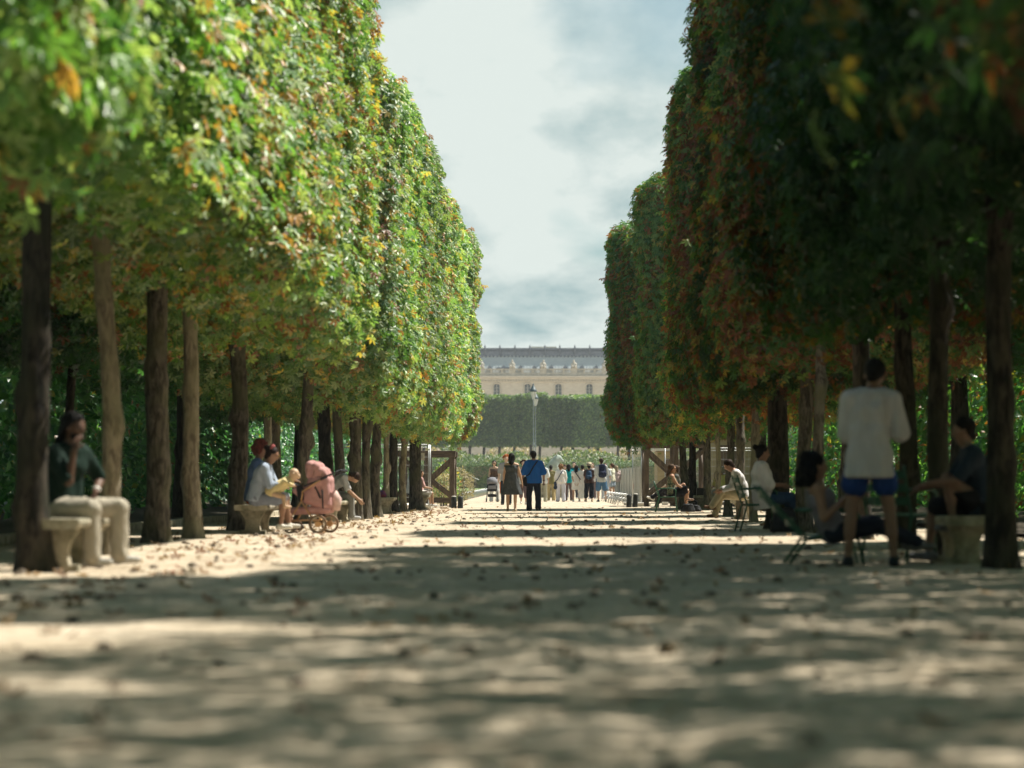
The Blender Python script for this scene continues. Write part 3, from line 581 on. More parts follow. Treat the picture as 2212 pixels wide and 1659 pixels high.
# clipped trees before the palace
LIME = []
for k in range(3):
    LIME.append(leaf_box('crown', -2.15, 2.15, -2.2, 2.2, 0, 6.7, 8500, 0.34, M_leaf_lime, 50+k, 0.42).data)
for o in [o for o in bpy.data.objects if o.data in LIME]: bpy.data.objects.remove(o)
ORD = ['first', 'second', 'third', 'fourth', 'fifth', 'sixth', 'seventh', 'eighth', 'ninth', 'tenth', 'eleventh', 'twelfth', 'thirteenth']
lt0 = None
for row, (Y0, x0, cnt, dx) in enumerate([(330, -21.5, 11, 4.05), (336.5, -20.0, 11, 4.05)]):
    for k in range(cnt):
        rr = random.Random(k+row*50); X = x0 + k*dx + rr.uniform(-0.3, 0.3)
        t = thing('clipped_tree', '%s clipped tree from the left in the %s row below the palace' % (ORD[k], ('front', 'rear')[row]), 'tree', (X, Y0 + rr.uniform(-0.3, 0.3), gz(330)), 0, 'box clipped trees before the palace')
        for tr in range(1):
            v, f, _ = trunk_mesh(k+500+row*40, 0.23, 6.6, (rr.uniform(-0.01, 0.01), 0), 0.08, 0.4, 8, 10)
            if lt0 is None or k < 3: lt0 = mesh_obj('trunk', v, f, M_bark_dark, t, True).data
            else: link('trunk', lt0, t)
        c = link('crown', LIME[(k+row) % 3], t, (0, 0, 5.75 + rr.uniform(-0.15, 0.15))); c.scale = (1.0, 1, 1.0 + rr.uniform(-0.02, 0.02)); c.rotation_euler = (0, 0, math.pi*(k % 2))
# ------------------------------------------------------------------ the palace
def palace():
    Y = 475.0; s = F/Y; zz = lambda py: zof(py, Y); xx = lambda px: (px-HX)/s
    g0 = gz(475)
    Mst = material('palace_stone', (0.60, 0.55, 0.46), (0.50, 0.45, 0.37), 0.9, 1.3, 0.2, 3, detail=6, stretch=(1, 1, 3), world_co=True)
    Mcn = material('palace_stone_weathered', (0.54, 0.50, 0.42), (0.36, 0.33, 0.27), 0.9, 1.6, 0.2, 4, stretch=(1, 1, 2.4), world_co=True)
    Mrf = material('zinc_roof', (0.50, 0.54, 0.54), (0.42, 0.46, 0.47), 0.6, 0.9, stretch=(1, 1, 5), world_co=True)
    Mdk = material('lead_crest', (0.17, 0.19, 0.24), (0.10, 0.12, 0.16), 0.6, 3, world_co=True)
    Mgl = material('window_glass', (0.10, 0.115, 0.12), (0.05, 0.06, 0.07), 0.15, 0.8, spec=0.6, world_co=True)
    Mfr = material('window_frame', (0.52, 0.50, 0.44), None, 0.6)
    P = thing('palace', 'long pale stone palace with mansard roof, statues and arched windows', 'palace', (0, Y, g0)); b = g0
    W0, W1 = -42.0, 42.0
    bay = 6.07; wx = [xx(1073) + bay*k for k in range(-5, 11)]; ww, wy0, wy1 = 0.66, zz(853)-b, zz(829)-b
    # wall built as piers and bands round real openings
    m = MB(); top = zz(825)-b; edges = [W0] + [e for c in wx for e in (c-ww, c+ww)] + [W1]
    for k in range(0, len(edges), 2): m.box(edges[k], edges[k+1], 0, 1.2, 0, top)
    for c in wx: m.box(c-ww, c+ww, 0.0, 1.2, 0, wy0); 
    m.build('wall', Mst, P)
    for c in wx:      # arch filler above each window
        a = MB(); n = 10; r = ww; zc = wy1 - 0.55
        arc = [(c + r*math.cos(math.pi*k/n), zc + 0.55*math.sin(math.pi*k/n)) for k in range(n+1)]
        prof = arc + [(c-r, top), (c+r, top)]
        vs = [(x, yy, z) for yy in (0.0, 1.2) for x, z in prof]; q = len(prof)
        fs = []
        for k in range(n): # strips between arc and top
            x0_, z0_ = arc[k]; x1_, z1_ = arc[k+1]; B = len(a.v)
            a.add([(x0_, 0, z0_), (x1_, 0, z1_), (x1_, 0, top), (x0_, 0, top), (x0_, 0.6, z0_), (x1_, 0.6, z1_)], [(0, 3, 2, 1), (0, 1, 5, 4)])
        a.build('window_arch', Mst, P)
        ring = MB(); pts = [(c + (r+0.17)*math.cos(math.pi*k/12), -0.05, zc + 0.72*math.sin(math.pi*k/12)) for k in range(13)]
        pts = [(pts[0][0], -0.05, wy0)] + pts + [(pts[-1][0], -0.05, wy0)]; ring.tube(pts, 0.15, 4); ring.build('window_surround', Mst, P)
        w = MB().box(c-ww, c+ww, 0.42, 0.46, wy0, wy1); wo_ = w.build('window', Mgl, P)
        f = MB()
        for dx in (-ww+0.05, 0, ww-0.05): f.box(c+dx-0.06, c+dx+0.06, 0.34, 0.415, wy0, wy1-0.1)
        for zz_ in (wy0+0.07, wy0+0.75, wy0+1.4): f.box(c-ww, c+ww, 0.33, 0.335, zz_-0.035, zz_+0.035)
        f.build('window_frame', Mfr, wo_)
    # string courses and cornice
    m = MB(); m.box(W0, W1, -0.30, 1.3, top+0.002, zz(820)-b); m.box(W0, W1, -0.55, 1.3, zz(820)-b+0.002, zz(816)-b); m.box(W0, W1, -0.85, 1.3, zz(816)-b+0.002, zz(812)-b)
    m.build('cornice', Mst, P)
    m = MB(); k = 0; x = W0
    while x < W1: m.box(x, x+0.22, -0.52, -0.302, zz(824)-b, zz(820.3)-b); x += 0.55
    o = m.build('dentils', Mcn, P); o['kind'] = 'stuff'
    # parapet, balustrade
    z0, z1 = zz(812)-b+0.002, zz(796.5)-b
    m = MB(); m.box(W0, W1, -0.35, 0.2, z0, z0+0.62); m.box(W0, W1, -0.40, 0.22, z1-0.2, z1); m.build('parapet', Mcn, P)
    m = MB(); x = W0
    while x < W1: m.box(x, x+0.09, -0.2, 0.0, z0+0.62, z1-0.2); x += 0.19
    o = m.build('balusters', Mcn, P); o['kind'] = 'stuff'
    sx = [xx(1106.5) + bay*k for k in range(-5, 8)]
    for c in sx:
        MB().box(c-0.62, c+0.62, -0.48, 0.24, z0, z1+0.06).build('pedestal', Mcn, P)
        for dd in (-2.0, 2.0): MB().box(c+dd-0.2, c+dd+0.2, -0.44, 0.23, z0+0.1, z1+0.03).build('pier', Mcn, P)
    for i, c in enumerate(sx):   # seated statue groups
        st = MB(); rr = random.Random(i); st.lathe([(0.55, 0), (0.62, 0.25), (0.5, 0.6), (0.42, 0.95), (0.30, 1.2), (0.12, 1.33)], 10, (c, -0.05, z1+0.06), 0.7)
        st.lathe([(0.05, 0), (0.17, 0.1), (0.2, 0.24), (0.16, 0.38), (0.04, 0.46)], 8, (c+rr.uniform(-0.12, 0.12), -0.05, z1+1.32))
        st.tube([(c-0.3, -0.05, z1+1.15), (c-0.55, -0.3, z1+0.85), (c-0.35, -0.5, z1+0.6)], [0.14, 0.12, 0.09], 7)
        st.tube([(c+0.3, -0.05, z1+1.15), (c+0.52, -0.25, z1+0.8), (c+0.2, -0.5, z1+0.75)], [0.14, 0.12, 0.09], 7)
        st.tube([(c-0.2, -0.2, z1+0.6), (c-0.3, -0.6, z1+0.5), (c-0.3, -0.62, z1+0.05)], [0.2, 0.16, 0.12], 7); st.tube([(c+0.25, -0.2, z1+0.6), (c+0.2, -0.55, z1+0.5), (c+0.3, -0.6, z1+0.05)], [0.2, 0.16, 0.12], 7)
        st.build('statue', Mcn, P, True)
    # mansard
    zr0, zr1 = zz(799)-b, zz(766)-b
    mesh_obj('roof', [(W0, 0.9, zr0-1), (W1, 0.9, zr0-1), (W1, 3.2, zr1), (W0, 3.2, zr1), (W0, 14, zr1+0.6), (W1, 14, zr1+0.6)], [(0, 1, 2, 3), (3, 2, 5, 4)], Mrf, P, False)
    m = MB(); x = W0
    while x < W1:
        m.beam((x, 0.88, zr0-0.95), (x, 3.14, zr1-0.02), 0.05, 0.05); x += 0.62
    o = m.build('roof_seams', Mrf, P); o['kind'] = 'stuff'
    zc0, zc1 = zz(766)-b, zz(749.8)-b
    m = MB(); m.box(W0, W1, 2.9, 3.6, zc0, zz(757)-b); m.box(W0, W1, 3.0, 3.4, zz(754)-b, zc1); m.box(W0, W1, 3.5, 3.52, zc0, zc1); m.build('ridge_crest', Mdk, P)
    m = MB(); x = W0
    while x < W1:
        m.add([(x, 2.88, zc0), (x+0.74, 2.88, zc0), (x+0.37, 2.86, zc0-0.45)], [(0, 2, 1)]); m.box(x+0.1, x+0.2, 2.95, 3.0, zz(757)-b, zz(754)-b); x += 0.74
    o = m.build('crest_ornament', Mdk, P); o['kind'] = 'stuff'
    for k in range(-8, 14):
        x = xx(1047) + 2.96*k
        MB().lathe([(0.14, -1.3), (0.16, -0.2), (0.24, 0), (0.12, 0.15), (0.2, 0.32), (0.06, 0.5), (0.02, 0.75)], 8, (x, 2.75, zc1)).build('finial', Mdk, P, True)
    for c in sx:         # small dark oeil-de-boeuf dormers
        for dd in (1.62, 4.35):
            m = MB(); x = c+dd; zb = zz(798)-b; n = 10
            prof = [(x-0.42, zb)] + [(x + 0.42*math.cos(math.pi*(1-k/n)), zb+0.32+0.42*math.sin(math.pi*k/n)) for k in range(n+1)] + [(x+0.42, zb)]
            prof = [(a_, b_) for a_, b_ in prof]; m.extrude(prof, 0.35, 2.5, 'y'); m.box(x-0.05, x+0.05, 0.32, 0.5, zb+0.7, zb+0.98)
            m.build('dormer', Mdk, P)
    MB().box(xx(1072), xx(1110), 0.7, 0.85, zz(799)-b, zz(793)-b).build('skylight', Mdk, P)
    m = MB().box(xx(1147), xx(1203), 9, 12, zz(747)-b, zz(743)-b); m.box(xx(1150), xx(1200), 9.5, 11.5, zr1, zz(747)-b-0.01); m.build('roof_terrace', Mcn, P)
palace()

# ------------------------------------------------------------------ signed distance bodies, meshed with surface nets
def smin(a, b, k):
    if k <= 0: return np.minimum(a, b)
    h = np.maximum(k - np.abs(a-b), 0)/k
    return np.minimum(a, b) - h*h*k*0.25
def sdf_mesh(prims, vox, wrinkle=0.0, clip=None, seed=0):
    lo = np.full(3, 1e9); hi = -lo
    for p in prims:
        if p[0] == 'c': a, b, r = np.array(p[1]), np.array(p[2]), max(p[3], p[4]); l = np.minimum(a, b)-r; h = np.maximum(a, b)+r
        elif p[0] == 'e': c, r = np.array(p[1]), np.array(p[2]); l = c-r; h = c+r
        else: continue
        lo = np.minimum(lo, l); hi = np.maximum(hi, h)
    lo -= 4*vox; hi += 4*vox
    n = np.maximum(((hi-lo)/vox).astype(int)+1, 4); ax = [lo[i] + np.arange(n[i])*vox for i in range(3)]
    D = np.full(n, 0.5, np.float32)
    for p in prims:
        if p[0] == 'c': a, b, ra, rb, k = np.array(p[1], float), np.array(p[2], float), p[3], p[4], p[5]; l = np.minimum(a, b)-max(ra, rb); h = np.maximum(a, b)+max(ra, rb)
        elif p[0] == 'e': a, b, k = np.array(p[1], float), np.array(p[2], float), p[3]; l = a-b; h = a+b
        elif p[0] == 's': a, b, k = np.array(p[1], float), np.array(p[2], float), p[3]; l = a-b; h = a+b
        m = k + 3*vox
        i0 = np.maximum(((l-m-lo)/vox).astype(int), 0); i1 = np.minimum(((h+m-lo)/vox).astype(int)+2, n)
        if np.any(i1 <= i0): continue
        sl = tuple(slice(i0[i], i1[i]) for i in range(3))
        X = ax[0][sl[0]][:, None, None]; Yy = ax[1][sl[1]][None, :, None]; Z = ax[2][sl[2]][None, None, :]
        if p[0] == 'c':
            ab = b-a; L2 = max(float(ab@ab), 1e-9)
            t = np.clip(((X-a[0])*ab[0] + (Yy-a[1])*ab[1] + (Z-a[2])*ab[2])/L2, 0, 1)
            d = np.sqrt((X-a[0]-t*ab[0])**2 + (Yy-a[1]-t*ab[1])**2 + (Z-a[2]-t*ab[2])**2) - (ra + t*(rb-ra))
            D[sl] = smin(D[sl], d.astype(np.float32), k)
        else:
            q = np.sqrt(((X-a[0])/b[0])**2 + ((Yy-a[1])/b[1])**2 + ((Z-a[2])/b[2])**2); d = ((q-1)*min(b)).astype(np.float32)
            D[sl] = smin(D[sl], d, k) if p[0] == 'e' else np.maximum(D[sl], -d)
    X, Yy, Z = ax[0][:, None, None], ax[1][None, :, None], ax[2][None, None, :]
    if wrinkle:
        rr = np.random.default_rng(seed); a = rr.uniform(0, 6, 4)
        D += (wrinkle*(np.sin(X*34+Z*7+a[0]+1.5*np.sin(Z*6+a[1])) * np.sin(Z*13-X*9+Yy*15+a[2]) + 0.6*np.sin(Yy*36+X*29+Z*5+a[3]))).astype(np.float32)
    if clip:
        for (pt, nn) in clip:          # keep the side away from nn
            pt = np.array(pt, float); nn = np.array(nn, float); nn /= np.linalg.norm(nn)
            D = np.maximum(D, ((X-pt[0])*nn[0] + (Yy-pt[1])*nn[1] + (Z-pt[2])*nn[2]).astype(np.float32))
    D[0] = D[-1] = 0.5; D[:, 0] = D[:, -1] = 0.5; D[:, :, 0] = D[:, :, -1] = 0.5
    ins = D < 0; s = np.zeros(tuple(n-1), np.int8)
    for dx in (0, 1):
        for dy in (0, 1):
            for dz in (0, 1): s += ins[dx:n[0]-1+dx, dy:n[1]-1+dy, dz:n[2]-1+dz]
    act = (s > 0) & (s < 8); idx = np.full(act.shape, -1, np.int64); c = np.argwhere(act); idx[act] = np.arange(len(c))
    if not len(c): return None
    acc = np.zeros((len(c), 3)); cnt = np.zeros(len(c))
    for a in range(3):
        u, w = [k for k in range(3) if k != a]
        for du in (0, 1):
            for dw in (0, 1):
                o = np.zeros(3, int); o[u] = du; o[w] = dw; e = o.copy(); e[a] = 1
                v0 = D[tuple((c+o).T)]; v1 = D[tuple((c+e).T)]; m = (v0 < 0) != (v1 < 0); t = np.where(m, v0/np.where(m, v0-v1, 1), 0)
                q = np.tile(o.astype(float), (len(c), 1)); q[:, a] += t; acc[m] += q[m]; cnt[m] += 1
    V = lo + (c + acc/cnt[:, None])*vox
    Fs = []
    for a in range(3):
        u, w = [(1, 2), (2, 0), (0, 1)][a]
        A = [slice(None)]*3; B = [slice(None)]*3; A[a] = slice(0, -1); B[a] = slice(1, None)
        m = ins[tuple(A)] != ins[tuple(B)]; g = np.argwhere(m); flip = ins[tuple(A)][m]
        g_ok = (g[:, u] > 0) & (g[:, w] > 0); g = g[g_ok]; flip = flip[g_ok]
        eu = np.zeros(3, int); ew = np.zeros(3, int); eu[u] = 1; ew[w] = 1
        q = np.stack([idx[tuple((g-eu-ew).T)], idx[tuple((g-ew).T)], idx[tuple(g.T)], idx[tuple((g-eu).T)]], 1)
        q[~flip] = q[~flip][:, ::-1]; Fs.append(q)
    Fa = np.vstack(Fs); Fa = Fa[(Fa >= 0).all(1)]
    return V, Fa
def sdf_obj(name, prims, vox, mat, parent, **k):
    r = sdf_mesh(prims, vox, **k)
    return mesh_obj(name, r[0].astype(np.float32), r[1], mat, parent, True) if r else None

def V3(*a): return np.array(a, float)
def U(v): v = np.array(v, float); return v/np.linalg.norm(v)
def lerp(a, b, t): return a + (b-a)*t
STAND = dict(tor=(0, 0.03, 1), hd=(0, 0.05, 1), la=((-0.22, 0.0, -1), (-0.02, 0.22, -1)), ra=((0.22, 0.0, -1), (0.02, 0.22, -1)),
             ll=((-0.07, 0.05, -1), (-0.02, -0.06, -1)), rl=((0.07, 0.0, -1), (0.02, -0.08, -1)))
WALK = dict(STAND, ll=((-0.02, 0.28, -1), (0, 0.02, -1)), rl=((0.02, -0.22, -1), (0, -0.5, -1)))
SIT = dict(tor=(0, 0.05, 1), hd=(0, 0.1, 1), la=((-0.25, 0.3, -1), (0.3, 1, -0.1)), ra=((0.25, 0.3, -1), (-0.3, 1, -0.1)),
           ll=((-0.12, 1, 0.0), (0, 0.08, -1)), rl=((0.12, 1, 0.0), (0, 0.08, -1)))
def person(label, loc, rz, h=1.72, skin=(0.42, 0.26, 0.18), pose=STAND, fem=False, vox=0.016, top=None, bottom=None, shoes=(0.7, 0.7, 0.68), hair=None, seat=None, fat=1.0, extra=None, face=(0, 1, 0), group=None, eyes=True, child=1.0):
    s = h/1.75; P = dict(pose); root = thing('person', label, 'person', loc, rz, group)
    t = U(P['tor']); t2 = U(P.get('tor2', P['tor'])); hd = U(P['hd']); fc = U(P.get('face', face)); W = 0.165 if fem else 0.185; HW = 0.10 if fem else 0.09
    rot = P.get('twist', 0.0); SX = V3(math.cos(rot), math.sin(rot), 0)
    J = {}; pc = V3(0, 0, 0); J['pc'] = pc
    J['hl'] = pc + V3(-HW, 0, -0.04)*s; J['hr'] = pc + V3(HW, 0, -0.04)*s
    J['wa'] = pc + t*0.15*s; J['ch'] = J['wa'] + t2*0.19*s; J['nb'] = J['ch'] + t2*0.165*s
    sh = J['ch'] + t2*0.100*s; J['sl'] = sh - SX*W*s*fat**0.3; J['sr'] = sh + SX*W*s*fat**0.3
    J['hc'] = J['nb'] + hd*0.165*s + fc*0.015*s
    for q, nm in (('l', 'la'), ('r', 'ra')):
        a, b = P[nm][0], P[nm][1]; J['e'+q] = J['s'+q] + U(a)*0.285*s; J['w'+q] = J['e'+q] + U(b)*0.25*s; J['hd'+q] = U(P[nm][2]) if len(P[nm]) > 2 else U(U(b) + V3(0, 0, -0.15))
        nm = 'll' if q == 'l' else 'rl'; a, b = P[nm][0], P[nm][1]; J['k'+q] = J['h'+q] + U(a)*0.425*s; J['a'+q] = J['k'+q] + U(b)*0.40*s
        J['f'+q] = U(P[nm][2]) if len(P[nm]) > 2 else V3(-0.12 if q == 'l' else 0.12, 1, 0)
        J['f'+q] = U(J['f'+q])
    # drop to the ground (standing) or set the pelvis at seat height
    if seat is None: dz = -min(J['a'+q][2] + min(0, J['f'+q][2]*0.17*s) for q in 'lr') + 0.075*s
    else: dz = seat + 0.115*s
    for k in list(J):
        if not k.startswith('hd') and k not in ('fl', 'fr'): J[k] = J[k] + V3(0, 0, dz)
    b = []
    f = fat
    def c(a, b_, ra, rb, k=0.03): return ('c', a, b_, ra*s, rb*s, k*s)
    ex = V3(1, 0, 0)
    def torso(inf=0.0, k=0.05, low=0.0):
        L = [c(J['hl'], J['hr'], 0.098*f+inf, 0.098*f+inf, k)]
        for sg in (-1, 1):
            o = SX*sg*s
            L += [c(J['pc']+o*0.06*f, J['wa']+o*0.055*f, 0.105*f+inf, 0.092*f+inf, k), c(J['wa']+o*0.055*f, J['ch']+o*0.075*f, 0.092*f+inf, 0.10*f+inf, k), c(J['ch']+o*0.07*f, J['ch']+t2*0.11*s+o*0.09, 0.10*f+inf, 0.068+inf, k)]
        L += [c(J['sl'], J['nb']-t2*0.035*s, 0.050+inf, 0.055+inf, k), c(J['sr'], J['nb']-t2*0.035*s, 0.050+inf, 0.055+inf, k)]
        if fem:
            fw = U(np.cross(t2, -SX)); fw = fw if fw[1] > 0 else -fw
            for sg in (-1, 1): L.append(c(J['ch']+SX*sg*0.07*s+fw*0.06*s+t2*0.0, J['ch']+SX*sg*0.075*s+fw*0.075*s-t2*0.02*s, 0.055+inf, 0.055+inf, k))
        return L
    b += torso()
    b += [c(J['nb']-t2*0.05*s, J['hc']-hd*0.06*s, 0.058, 0.052, 0.03)]
    hc = J['hc']; bk = -fc
    b += [('e', hc+bk*0.012*s+hd*0.02*s, (0.078*s, 0.092*s, 0.098*s) if abs(fc[1]) > abs(fc[0]) else (0.092*s, 0.078*s, 0.098*s), 0.02*s),
          c(hc+fc*0.03*s-hd*0.01*s, hc+fc*0.045*s-hd*0.085*s, 0.062, 0.034, 0.03),
          c(hc+fc*0.085*s+hd*0.015*s, hc+fc*0.105*s-hd*0.025*s, 0.009, 0.013, 0.012),
          c(hc+fc*0.083*s-hd*0.053*s-np.cross(fc, hd)*0.015*s, hc+fc*0.083*s-hd*0.053*s+np.cross(fc, hd)*0.015*s, 0.009, 0.009, 0.008)]
    sd = np.cross(fc, hd)
    for sg in (-1, 1): b.append(c(hc+sd*sg*0.078*s+hd*0.01*s, hc+sd*sg*0.08*s-hd*0.025*s, 0.016, 0.012, 0.006))
    fr = max(0.0085*s, vox*0.62)/s
    for q, sg in (('l', -1), ('r', 1)):
        b += [c(J['s'+q], J['e'+q], 0.052*f**0.5, 0.040*f**0.5, 0.035), c(J['e'+q], J['w'+q], 0.041*f**0.5, 0.027, 0.015)]
        d = J['hd'+q]; w = J['w'+q]; nrm = U(np.cross(d, V3(0, 1, 0.3))) if abs(d[1]) < 0.9 else V3(0, 0, -1)
        if nrm[0]*sg > 0 and abs(d[1]) < 0.9: nrm = -nrm
        sv = U(np.cross(nrm, d)); 
        if sv[1] < 0: sv = -sv
        b += [c(w, w+d*0.085*s+sv*0.022*s, 0.024, 0.017, 0.012), c(w, w+d*0.085*s-sv*0.022*s, 0.024, 0.017, 0.012)]
        for i, (o, ln) in enumerate(((-0.031, 0.058), (-0.011, 0.070), (0.010, 0.076), (0.031, 0.068))):
            p0 = w+d*0.088*s+sv*o*s; p1 = p0+U(d+nrm*0.25)*ln*0.55*s; p2 = p1+U(d+nrm*0.9)*ln*0.5*s
            b += [c(p0, p1, fr*1.05, fr, 0.004), c(p1, p2, fr, fr*0.85, 0.003)]
        p0 = w+d*0.03*s+sv*0.026*s; p1 = p0+U(d*0.7+sv*0.8+nrm*0.3)*0.045*s; p2 = p1+U(d+sv*0.2+nrm*0.4)*0.03*s
        b += [c(p0, p1, fr*1.3, fr*1.1, 0.006), c(p1, p2, fr*1.1, fr*0.9, 0.004)]
        kn, an = J['k'+q], J['a'+q]; ld = U(an-kn)
        b += [c(J['h'+q], kn, 0.088*f**0.7, 0.053, 0.03), c(kn, an, 0.050, 0.034, 0.015), c(kn+ld*0.08*s+V3(0, -0.018*s, 0), kn+ld*0.2*s+V3(0, -0.016*s, 0), 0.045, 0.042, 0.03)]
        fd = J['f'+q]; sole = an - V3(0, 0, 0.045*s)
        b += [c(sole-fd*0.03*s, sole+fd*0.15*s-V3(0, 0, 0.008*s), 0.032, 0.022, 0.02), c(an, sole-fd*0.03*s, 0.032, 0.032, 0.02)]
    sdf_obj('body', b, vox, skinm(skin), root)
    # ------- clothes
    if top:
        col, sl = top['col'], top.get('sleeve', 0.5); inf = top.get('inf', 0.014); L = torso(inf, 0.05); cl = []
        if top.get('hem', 0.0) is not None:
            hm = top.get('hem', 0.06)
            for sg in (-1, 1): L.append(c(J['wa']+ex*sg*0.06*s*f, J['pc']+ex*sg*0.07*s*f-t*hm*s, 0.10*f+inf, 0.108*f+inf+top.get('flare', 0.01), 0.04))
            cl.append((J['pc']-t*(hm+0.04)*s, -t))
        for q in 'lr':
            if sl > 0:
                e = lerp(J['s'+q], J['e'+q], min(sl*1.6, 1.0)) if sl < 1 else J['e'+q]
                L.append(c(J['s'+q], e, 0.06+inf, 0.052+inf+top.get('wide', 0.0), 0.035))
                if sl >= 1: L.append(c(J['e'+q], lerp(J['e'+q], J['w'+q], min(1.0, (sl-1)*2+0.02) if sl < 1.5 else 0.97), 0.047+inf, 0.038+inf, 0.02))
        if sl == 0: cl.append((J['ch']+t2*0.10*s, t2))
        L.append(('s', J['nb']+t2*0.075*s, (0.088*s, 0.088*s, 0.075*s), 0))
        m_ = top.get('mat') or cloth(col)
        sdf_obj(top.get('name', 'shirt'), L, vox, m_, root, wrinkle=0.0035*(0.6+vox/0.02), clip=cl, seed=int(h*100))
    if bottom:
        kind = bottom['kind']; col = bottom['col']; inf = bottom.get('inf', 0.014); L = []; cl = []
        m_ = bottom.get('mat') or cloth(col)
        if kind in ('trousers', 'shorts'):
            ln = bottom.get('len', 1.0)
            L += [c(J['hl'], J['hr'], 0.102*f+inf, 0.102*f+inf, 0.05)] + [c(J['pc']+ex*sg*0.06*s*f, J['pc']+ex*sg*0.06*s*f+t*0.09*s, 0.105*f+inf, 0.10*f+inf, 0.04) for sg in (-1, 1)]
            for q in 'lr':
                hp, kn, an = J['h'+q], J['k'+q], J['a'+q]; fl = bottom.get('flare', 0.0)
                if ln >= 0.5:
                    L.append(c(hp, kn, 0.094*f**0.7+inf, 0.062+inf+fl*0.5, 0.02)); e = lerp(kn, an, (ln-0.5)*2*0.97); L.append(c(kn, e, 0.060+inf+fl*0.5, 0.046+inf+fl, 0.02))
                    if ln >= 1: L.append(c(e, e-V3(0, 0, 0.01), 0.050+inf+fl, 0.052+inf+fl, 0.01))
                else: L.append(c(hp, lerp(hp, kn, ln*2), 0.094*f**0.7+inf, 0.078+inf+fl, 0.02))
            cl.append((J['pc']+t*0.125*s, t))
        else:                                # skirt or dress
            ln = bottom.get('len', 0.5); fl = bottom.get('flare', 0.10); mk = (J['kl']+J['kr'])/2; hp = J['pc']; dr = U(mk-hp) if seat is not None else V3(0, 0, -1)
            e = hp + dr*ln*s
            for sg in (-1, 1): L += [c(hp+ex*sg*0.06*s, e+ex*sg*(0.06+fl*0.6)*s, 0.11+inf, 0.10+fl*0.45, 0.04)]
            for q in 'lr': L.append(c(J['h'+q], lerp(J['h'+q], J['k'+q], min(1, ln*1.6)), 0.10+inf, 0.085+inf, 0.05))
            L.append(c(e+ex*-0.08*s, e+ex*0.08*s, 0.10+fl*0.4, 0.10+fl*0.4, 0.06))
            cl = [(e, dr), (J['pc']+t*0.13*s, t)]
            if seat is None: L += [c(J['pc'], J['wa'], 0.11+inf, 0.10+inf, 0.05)]
        sdf_obj({'trousers': 'trousers', 'shorts': 'shorts', 'skirt': 'skirt'}[kind], L, vox, m_, root, wrinkle=0.004*(0.6+vox/0.02), clip=cl, seed=int(h*37))
    if shoes:
        for q in 'lr':
            fd = J['f'+q]; an = J['a'+q]; so = an-V3(0, 0, 0.042*s); L = [c(so-fd*0.045*s, so+fd*0.15*s-V3(0, 0, 0.004*s), 0.042, 0.032, 0.02), c(an-V3(0, 0, 0.01), so-fd*0.02*s, 0.04, 0.042, 0.02)]
            sdf_obj('shoe', L, vox, cloth(shoes, 0.6), root)
    if hair:
        st, col = hair; hm = hairm(col); L = []; k = 0.02
        skull = hc + bk*0.025*s + hd*0.035*s; r0 = 0.098*s
        L.append(('e', skull, (r0*0.93, r0, r0) if abs(fc[1]) > abs(fc[0]) else (r0, r0*0.93, r0), k))
        L.append(c(skull+bk*0.02*s, hc+bk*0.055*s-hd*0.05*s, 0.085, 0.055, 0.02))
        cl = [(hc+fc*0.055*s+hd*0.06*s, U(fc*1.0-hd*0.75))]
        if st == 'long':
            q = J['ch']-t2*0.02*s+U(bk)*0.10*s*f; L += [c(skull+bk*0.03*s, J['nb']+bk*0.07*s, 0.085, 0.075, 0.03), c(J['nb']+bk*0.07*s, q, 0.078, 0.055, 0.03), c(q, q-t2*0.06*s, 0.055, 0.025, 0.03)]
            for sg in (-1, 1): L.append(c(hc+sd*sg*0.07*s+bk*0.02*s, J['nb']+sd*sg*0.075*s+bk*0.04*s-t2*0.05*s, 0.035, 0.035, 0.03))
        elif st == 'curly':
            rr = random.Random(int(h*1000))
            for _ in range(46):
                d = U([rr.gauss(0, 1) for _ in range(3)]); p = skull + d*0.10*s
                if d@fc > 0.45 and d@hd < 0.55: continue
                if d@hd < -0.8: continue
                L.append(c(p, p+d*0.012*s, 0.034, 0.026, 0.006))
            cl = []
        elif st == 'bun': L += [c(skull+bk*0.09*s+hd*0.03*s, skull+bk*0.115*s+hd*0.04*s, 0.045, 0.042, 0.012)]
        elif st == 'ponytail':
            q = skull+bk*0.11*s; L += [c(skull+bk*0.08*s, q, 0.03, 0.03, 0.01), c(q, q+bk*0.02*s-hd*0.17*s, 0.034, 0.022, 0.01)]
        elif st == 'big':
            rr = random.Random(5)
            for _ in range(90):
                d = U([rr.gauss(0, 1) for _ in range(3)]); p = skull + d*0.10*s - hd*rr.uniform(0, 0.20)*s + bk*0.03*s
                if d@fc > 0.35: continue
                L.append(c(p, p+d*0.03*s, 0.05, 0.03, 0.01))
            cl = []
        sdf_obj('hair', L, vox, hm, root, wrinkle=0.003, clip=cl, seed=3)
    if eyes:
        for sg in (-1, 1):
            e = hc+fc*0.081*s+sd*sg*0.031*s+hd*0.008*s
            MB().lathe([(0.001, -0.010*s), (0.008*s, -0.006*s), (0.011*s, 0), (0.008*s, 0.006*s), (0.001, 0.010*s)], 8, e).build('eye', _eye(), root, True)
    if extra: extra(root, J, s, vox, fc, hd, sd)
    return root, J
def _eye():
    if 'eye' not in _mc: _mc['eye'] = material('eye_dark', (0.05, 0.035, 0.03), None, 0.2)
    return _mc['eye']
